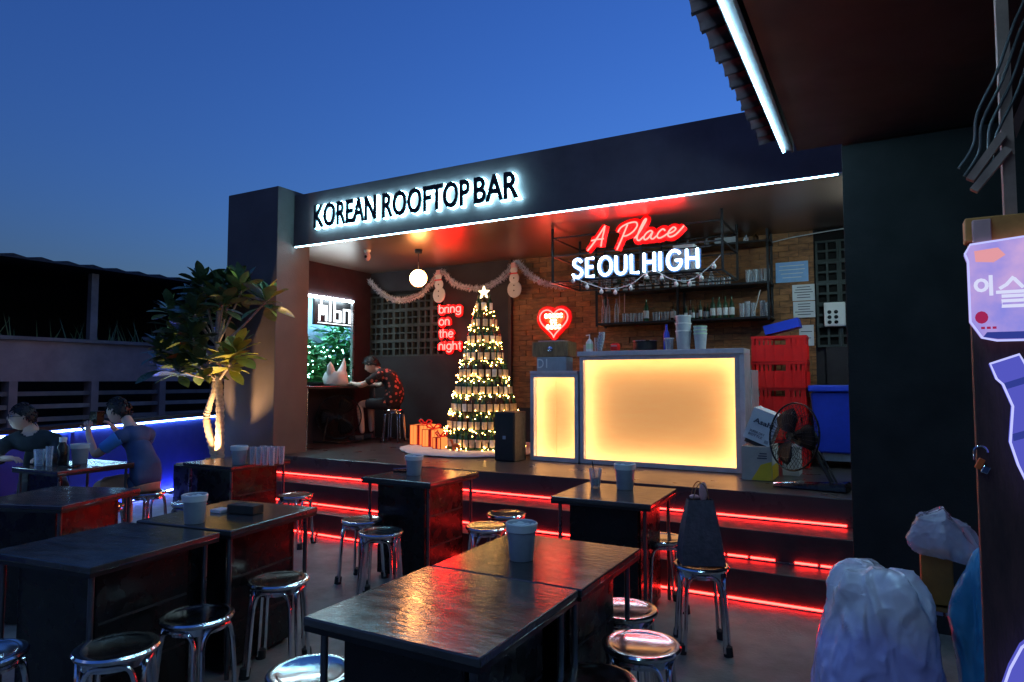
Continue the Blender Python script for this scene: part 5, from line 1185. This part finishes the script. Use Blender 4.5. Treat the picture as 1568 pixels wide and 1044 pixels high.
# ------------------------------------------------------------------ people
def person(label, J, E, regions, facing, head, hair=True, glasses=False, group='people at the bar', shoes=None):
    """J: joint -> (pos, radius); E: edges; regions: list of (name, material, set of edges, inflate)"""
    t = thing('person', label, 'person', (J['pelvis'][0][0], J['pelvis'][0][1], 0), group=group)
    base = Vector(t.location); names = list(J); idx = {n: i for i, n in enumerate(names)}
    me = bpy.data.meshes.new('body'); me.from_pydata([tuple(Vector(J[n][0]) - base) for n in names], [(idx[a], idx[b]) for a, b in E], []); me.update()
    o = bpy.data.objects.new('body', me); COL.objects.link(o)
    mo = o.modifiers.new('skin', 'SKIN'); mo.use_smooth_shade = True
    for i, n in enumerate(names):
        sv = me.skin_vertices[0].data[i]; sv.radius = (J[n][1], J[n][1]); sv.use_root = (n == 'pelvis')
    su = o.modifiers.new('sub', 'SUBSURF'); su.levels = 3; su.render_levels = 3; sm_ = o.modifiers.new('smooth', 'SMOOTH'); sm_.factor = .6; sm_.iterations = 10
    dg = bpy.context.evaluated_depsgraph_get(); dg.update(); m2 = bpy.data.meshes.new_from_object(o.evaluated_get(dg)); bpy.data.objects.remove(o)
    bm = bmesh.new(); bm.from_mesh(m2); cuts = []; pel = Vector(J['pelvis'][0]) - base; spd = (Vector(J['spine'][0]) - base - pel).normalized(); hem = pel - spd * .03
    cuts.append((hem, spd))
    for (nm, mt, keys, infl) in regions:
        for (a, b), (u0, u1) in keys.items():
            pa, pb = Vector(J[a][0]) - base, Vector(J[b][0]) - base
            if u1 < 1 and a != 'pelvis': cuts.append((pa + (pb - pa) * u1, (pb - pa).normalized()))
    for co, no in cuts: bmesh.ops.bisect_plane(bm, geom=bm.verts[:] + bm.edges[:] + bm.faces[:], plane_co=co, plane_no=no, dist=1e-5)
    bm.to_mesh(m2); bm.free(); m2.update()
    V = [v.co.copy() for v in m2.vertices]; NV = [v.normal.copy() for v in m2.vertices]; F = [tuple(p.vertices) for p in m2.polygons]
    segs = [((Vector(J[a][0]) - base), (Vector(J[b][0]) - base), (a, b)) for a, b in E]
    def near(c):
        best = None
        for a, b, k in segs:
            d = b - a; u = max(0, min(1, (c - a).dot(d) / max(1e-9, d.length_squared))); q = (c - a - d * u).length
            if best is None or q < best[0]: best = (q, k, u)
        return best
    fk = [near(sum((V[i] for i in f), Vector()) / len(f)) for f in F]
    body = MB().add(V, F)
    # head: one continuous surface with face relief
    hc = Vector(head) - base; fd = Vector(facing).normalized(); rt_ = fd.cross(Vector((0, 0, 1))).normalized(); up = rt_.cross(fd).normalized()
    nu, nv = 28, 20; vs = []
    for j in range(nv + 1):
        th = PI * j / nv
        for i in range(nu):
            ph = 2 * PI * i / nu; x, y_, z = math.sin(th) * math.sin(ph), math.sin(th) * math.cos(ph), math.cos(th)
            f = 1.0
            wx = .074 * (1 - .22 * max(0, -z)); wy = .098; wz = .118
            px, py, pz = x * wx, y_ * wy, z * wz
            if y_ > 0:
                py += .026 * math.exp(-((px / .013) ** 2) - (((pz + .008) / .026) ** 2))           # nose
                py += .010 * math.exp(-((px / .028) ** 2) - (((pz + .058) / .012) ** 2))           # mouth
                py += .012 * math.exp(-((px / .03) ** 2) - (((pz + .095) / .018) ** 2))            # chin
                py -= .010 * (math.exp(-(((px - .032) / .016) ** 2) - (((pz - .012) / .013) ** 2)) + math.exp(-(((px + .032) / .016) ** 2) - (((pz - .012) / .013) ** 2)))
            vs.append(hc + rt_ * px + fd * py + up * pz)
    fs = [(j * nu + i, j * nu + (i + 1) % nu, (j + 1) * nu + (i + 1) % nu, (j + 1) * nu + i) for j in range(nv) for i in range(nu)]
    body.add(vs, fs)
    for s in (-1, 1): 
        ec = hc + rt_ * (.076 * s) - fd * .005 + up * .0
        b0 = len(body.v); body.ball((0, 0, 0), .027, 10, .35, .7, 1.1)
        for i in range(b0, len(body.v)): p = Vector(body.v[i]); body.v[i] = tuple(ec + rt_ * p.x + fd * p.y + up * p.z)
    # hands: palm and five bent fingers each
    for hn in [k for k in J if k.startswith('hand')]:
        w = Vector(J['wrist' + hn[4:]][0]) - base; h = Vector(J[hn][0]) - base; d = (h - w).normalized(); sd_ = d.cross(up if abs(d.z) < .9 else fd).normalized(); nn = sd_.cross(d)
        for q, (off, L) in enumerate(((-.028, .062), (-.010, .075), (.009, .07), (.027, .055))):
            a = h + sd_ * off; body.tube([a, a + d * L * .45 + nn * -.006, a + d * L * .8 + nn * -.022, a + d * L * .9 + nn * -.038], [.010, .0095, .0085, .006], 7)
        a = w + (h - w) * .4 + sd_ * -.03; body.tube([a, a + sd_ * -.022 + d * .028, a + sd_ * -.03 + d * .052], [.012, .0105, .007], 7)
    body.build('body', 'skin', t, local=True, smooth=True)
    regions = [q for rg in regions for q in ([('sleeve', rg[1], {k: v for k, v in rg[2].items() if k[0] in side}, rg[3]) for side in (('shl', 'ell'), ('shr', 'elr'))] if rg[0] == 'sleeves' else [rg])]
    for (nm, mt, keys, infl) in regions:
        vv = {}; mb = MB()
        for f, (q, k, u) in zip(F, fk):
            kk = keys.get(k); cc = sum((V[i] for i in f), Vector()) / len(f)
            if k in (('pelvis', 'spine'), ('pelvis', 'hpl'), ('pelvis', 'hpr')) or (k in (('hpl', 'knl'), ('hpr', 'knr')) and (cc - hem).dot(spd) > 0 and u < .10):
                up_ = (cc - hem).dot(spd) > 0
                if nm == 'shirt' and not up_: continue
                if nm != 'shirt' and (up_ or nm.startswith('sleeve')): continue
            elif kk is None or not (kk[0] <= u <= kk[1]): continue
            ff = []
            for i in f:
                if i not in vv: vv[i] = len(mb.v); p = V[i]; mb.v.append(tuple(p + NV[i] * (infl + .006 * mnoise.noise(p * 14))))
                ff.append(vv[i])
            mb.f.append(tuple(ff))
        o = mb.build(nm, mt, t, local=True, smooth=True); so_ = o.modifiers.new('thick', 'SOLIDIFY'); so_.thickness = .006; so_.offset = -1
    if hair:
        vs = []; fs = []; nv2 = 14; nu2 = 32
        for j in range(nv2 + 1):
            for i in range(nu2):
                ph = 2 * PI * i / nu2; th = PI * (.29 + .36 * ((1 - math.cos(ph)) / 2) ** .8) * j / nv2
                x, y_, z = math.sin(th) * math.sin(ph), math.sin(th) * math.cos(ph), math.cos(th); r_ = 1 + .10 * (1 - .5 * j / nv2) + .06 * mnoise.noise(Vector((x * 6, y_ * 6, z * 6)))+ .05 * mnoise.noise(Vector((x * 15, y_ * 15, z * 3)))
                vs.append(hc + rt_ * x * .080 * r_ + fd * (y_ * .104 * r_ - .004) + up * z * .124 * r_)
        fs = [(j * nu2 + i, j * nu2 + (i + 1) % nu2, (j + 1) * nu2 + (i + 1) % nu2, (j + 1) * nu2 + i) for j in range(nv2) for i in range(nu2)]
        hm = MB().add(vs, fs)
        for k in range(220):
            i = rnd.randrange(len(vs)); p = vs[i]; d = (p - hc).normalized(); tip = p + d * .012 + Vector((rnd.gauss(0, .01), rnd.gauss(0, .01), -.022)); e = d.orthogonal() * .006
            hm.add([p - e, p + e, tip], [(0, 1, 2)])
        o = hm.build('hair', 'hair', t, local=True, smooth=True); so_ = o.modifiers.new('thick', 'SOLIDIFY'); so_.thickness = .008; so_.offset = -1
    for s in (-1, 1):
        p = hc + rt_ * .031 * s + fd * .083 + up * .012
        MB().ball(tuple(p), .0105, 8).build('eye', 'lens', t, local=True, smooth=True); MB().ball(tuple(p + fd * .0075), .0055, 8).build('pupil', 'rubber', t, local=True)
        MB().tube([p + up * .016 - rt_ * .014 + fd * .006, p + up * .021 + fd * .01, p + up * .016 + rt_ * .014 + fd * .004], .003, 5).build('eyebrow', 'hair', t, local=True)
    MB().tube([hc - rt_ * .022 + fd * .094 - up * .058, hc + fd * .105 - up * .056, hc + rt_ * .022 + fd * .094 - up * .058], .0035, 6).build('lips', 'lips', t, local=True)
    if glasses:
        g = MB()
        for s in (-1, 1):
            c = hc + rt_ * .034 * s + fd * .106 + up * .010; g.tube([c + rt_ * .024 * math.cos(a) + up * .019 * math.sin(a) for a in [2 * PI * k / 14 for k in range(14)]], .002, 5, closed=True)
            g.tube([c + rt_ * .024 * s, hc + rt_ * .082 * s + up * .01], .002, 5)
        g.tube([hc + rt_ * -.011 + fd * .106 + up * .012, hc + rt_ * .011 + fd * .106 + up * .012], .002, 5); g.build('glasses', 'black_metal', t, local=True)
        for s in (-1, 1):
            c = hc + rt_ * .034 * s + fd * .1065 + up * .010; MB().add([c + rt_ * .023 * math.cos(a) + up * .018 * math.sin(a) for a in [2 * PI * k / 14 for k in range(14)]], [tuple(range(14))]).build('spectacle_lens', 'glass', t, local=True)
    for sp_ in (shoes or []):
        a, b = Vector(sp_[0]) - base, Vector(sp_[1]) - base
        MB().tube([a, a + (b - a) * .3, a + (b - a) * .75, b], [.036, .045, .045, .028], 12).build('shoe', 'shoe', t, local=True, smooth=True)
    return t
mat('lips', (0.35, 0.13, 0.11), .4, var=0)
L = R
# B: tee, profile to the left, hands raised with a phone
JB = dict(pelvis=((-6.00, 3.85, .57), .118), spine=((-6.06, 3.84, .74), .112), chest=((-6.16, 3.83, .90), .108), upper=((-6.20, 3.82, .99), .080), neck=((-6.25, 3.81, 1.07), .052), skull=((-6.31, 3.79, 1.16), .05),
          shl=((-6.17, 3.66, .98), .058), ell=((-6.36, 3.56, .80), .042), wrist_l=((-6.56, 3.60, 1.00), .027), hand_l=((-6.60, 3.62, 1.07), .026),
          shr=((-6.20, 3.99, .98), .058), elr=((-6.42, 4.02, .80), .042), wrist_r=((-6.58, 3.88, 1.0), .027), hand_r=((-6.62, 3.84, 1.07), .026),
          hpl=((-6.03, 3.76, .55), .095), knl=((-6.44, 3.64, .52), .065), anl=((-6.40, 3.60, .10), .040), hpr=((-6.03, 3.94, .55), .095), knr=((-6.46, 3.92, .52), .065), anr=((-6.44, 3.94, .10), .040))
EB = [('pelvis', 'spine'), ('spine', 'chest'), ('chest', 'upper'), ('upper', 'neck'), ('neck', 'skull'), ('upper', 'shl'), ('shl', 'ell'), ('ell', 'wrist_l'), ('wrist_l', 'hand_l'), ('upper', 'shr'), ('shr', 'elr'), ('elr', 'wrist_r'), ('wrist_r', 'hand_r'),
      ('pelvis', 'hpl'), ('hpl', 'knl'), ('knl', 'anl'), ('pelvis', 'hpr'), ('hpr', 'knr'), ('knr', 'anr')]
tee = {('pelvis', 'spine'): (0, 1), ('spine', 'chest'): (0, 1), ('chest', 'upper'): (0, 1), ('upper', 'neck'): (0, .35), ('upper', 'shl'): (0, 1), ('upper', 'shr'): (0, 1), ('pelvis', 'hpl'): (0, .5), ('pelvis', 'hpr'): (0, .5)}
slv = {('shl', 'ell'): (0, .62), ('shr', 'elr'): (0, .62)}
sht = {('hpl', 'knl'): (0, .78), ('hpr', 'knr'): (0, .78), ('pelvis', 'hpl'): (.5, 1), ('pelvis', 'hpr'): (.5, 1)}
person('person in a dark tee with blue sleeves, seated in profile holding a phone up', JB, EB,
       [('shirt', 'tee_navy', tee, .012), ('sleeves', 'sleeve_blue', slv, .014), ('shorts', 'shorts_orange_lit', sht, .012)], (-.93, -.36, -.05), (-6.39, 3.77, 1.205), shoes=[((-6.38, 3.60, .05), (-6.58, 3.55, .04)), ((-6.42, 3.94, .05), (-6.62, 3.90, .04))])
o = MB().box(-6.70, -6.62, 3.68, 3.78, 1.06, 1.20, rz=.4).build('mobile_phone', 'black_gloss', bevel=.004); tag(o, 'phone held up by the person in the blue sleeved tee', 'phone')
def shift(J, d): return {k: (tuple(Vector(p) + Vector(d)), r) for k, (p, r) in J.items()}
JA = dict(pelvis=((-7.08, 3.46, .56), .135), spine=((-7.08, 3.44, .72), .118), chest=((-7.06, 3.40, .86), .118), upper=((-7.06, 3.37, .95), .10), neck=((-7.07, 3.36, 1.01), .052), skull=((-7.08, 3.34, 1.10), .05),
          shl=((-7.19, 3.22, .92), .062), ell=((-7.10, 3.02, .76), .046), wrist_l=((-6.88, 3.06, .80), .03), hand_l=((-6.80, 3.10, .80), .027),
          shr=((-6.92, 3.52, .92), .062), elr=((-6.78, 3.46, .76), .046), wrist_r=((-6.66, 3.30, .80), .03), hand_r=((-6.64, 3.22, .80), .027),
          hpl=((-7.05, 3.36, .54), .095), knl=((-6.70, 3.16, .50), .065), anl=((-6.74, 3.14, .09), .04), hpr=((-7.0, 3.54, .54), .095), knr=((-6.64, 3.42, .50), .065), anr=((-6.70, 3.42, .09), .04))
slA = {('shl', 'ell'): (0, 1), ('shr', 'elr'): (0, 1), ('ell', 'wrist_l'): (0, .85), ('elr', 'wrist_r'): (0, .85)}
person('person in glasses and a dark long sleeved top, seated by the parapet and looking left', JA, EB,
       [('shirt', 'shirt_black', tee, .014), ('sleeves', 'shirt_black', slA, .014), ('trousers', 'shorts_dark', {**sht, ('hpl', 'knl'): (0, 1), ('hpr', 'knr'): (0, 1), ('knl', 'anl'): (0, .9), ('knr', 'anr'): (0, .9)}, .012)], (-.35, -.93, .02), (-7.10, 3.29, 1.15), glasses=True,
       shoes=[((-6.72, 3.14, .05), (-6.52, 3.08, .04)), ((-6.68, 3.42, .05), (-6.48, 3.38, .04))])
JC = dict(pelvis=((-6.05, 7.50, 1.20), .13), spine=((-6.03, 7.50, 1.36), .125), chest=((-6.10, 7.48, 1.52), .112), upper=((-6.19, 7.46, 1.60), .09), neck=((-6.28, 7.45, 1.64), .05), skull=((-6.36, 7.44, 1.68), .05),
          shl=((-6.20, 7.31, 1.56), .056), ell=((-6.42, 7.22, 1.42), .04), wrist_l=((-6.62, 7.28, 1.455), .026), hand_l=((-6.70, 7.30, 1.46), .025),
          shr=((-6.22, 7.62, 1.56), .056), elr=((-6.44, 7.66, 1.42), .04), wrist_r=((-6.62, 7.54, 1.455), .026), hand_r=((-6.70, 7.50, 1.46), .025),
          hpl=((-6.10, 7.40, 1.17), .09), knl=((-6.52, 7.30, 1.16), .062), anl=((-6.42, 7.26, .74), .038), hpr=((-6.10, 7.60, 1.17), .09), knr=((-6.54, 7.56, 1.16), .062), anr=((-6.52, 7.56, .74), .038))
person('person in a red printed shirt bent over the bar ledge on the deck', JC, EB,
       [('shirt', 'shirt_floral', tee, .013), ('sleeves', 'shirt_floral', slv, .014), ('shorts', 'shorts_dark', {**sht, ('hpl', 'knl'): (0, .7), ('hpr', 'knr'): (0, .7)}, .012)], (-.86, -.22, -.46), (-6.42, 7.43, 1.72),
       shoes=[((-6.41, 7.26, .69), (-6.61, 7.22, .67)), ((-6.50, 7.56, .69), (-6.70, 7.54, .67))])
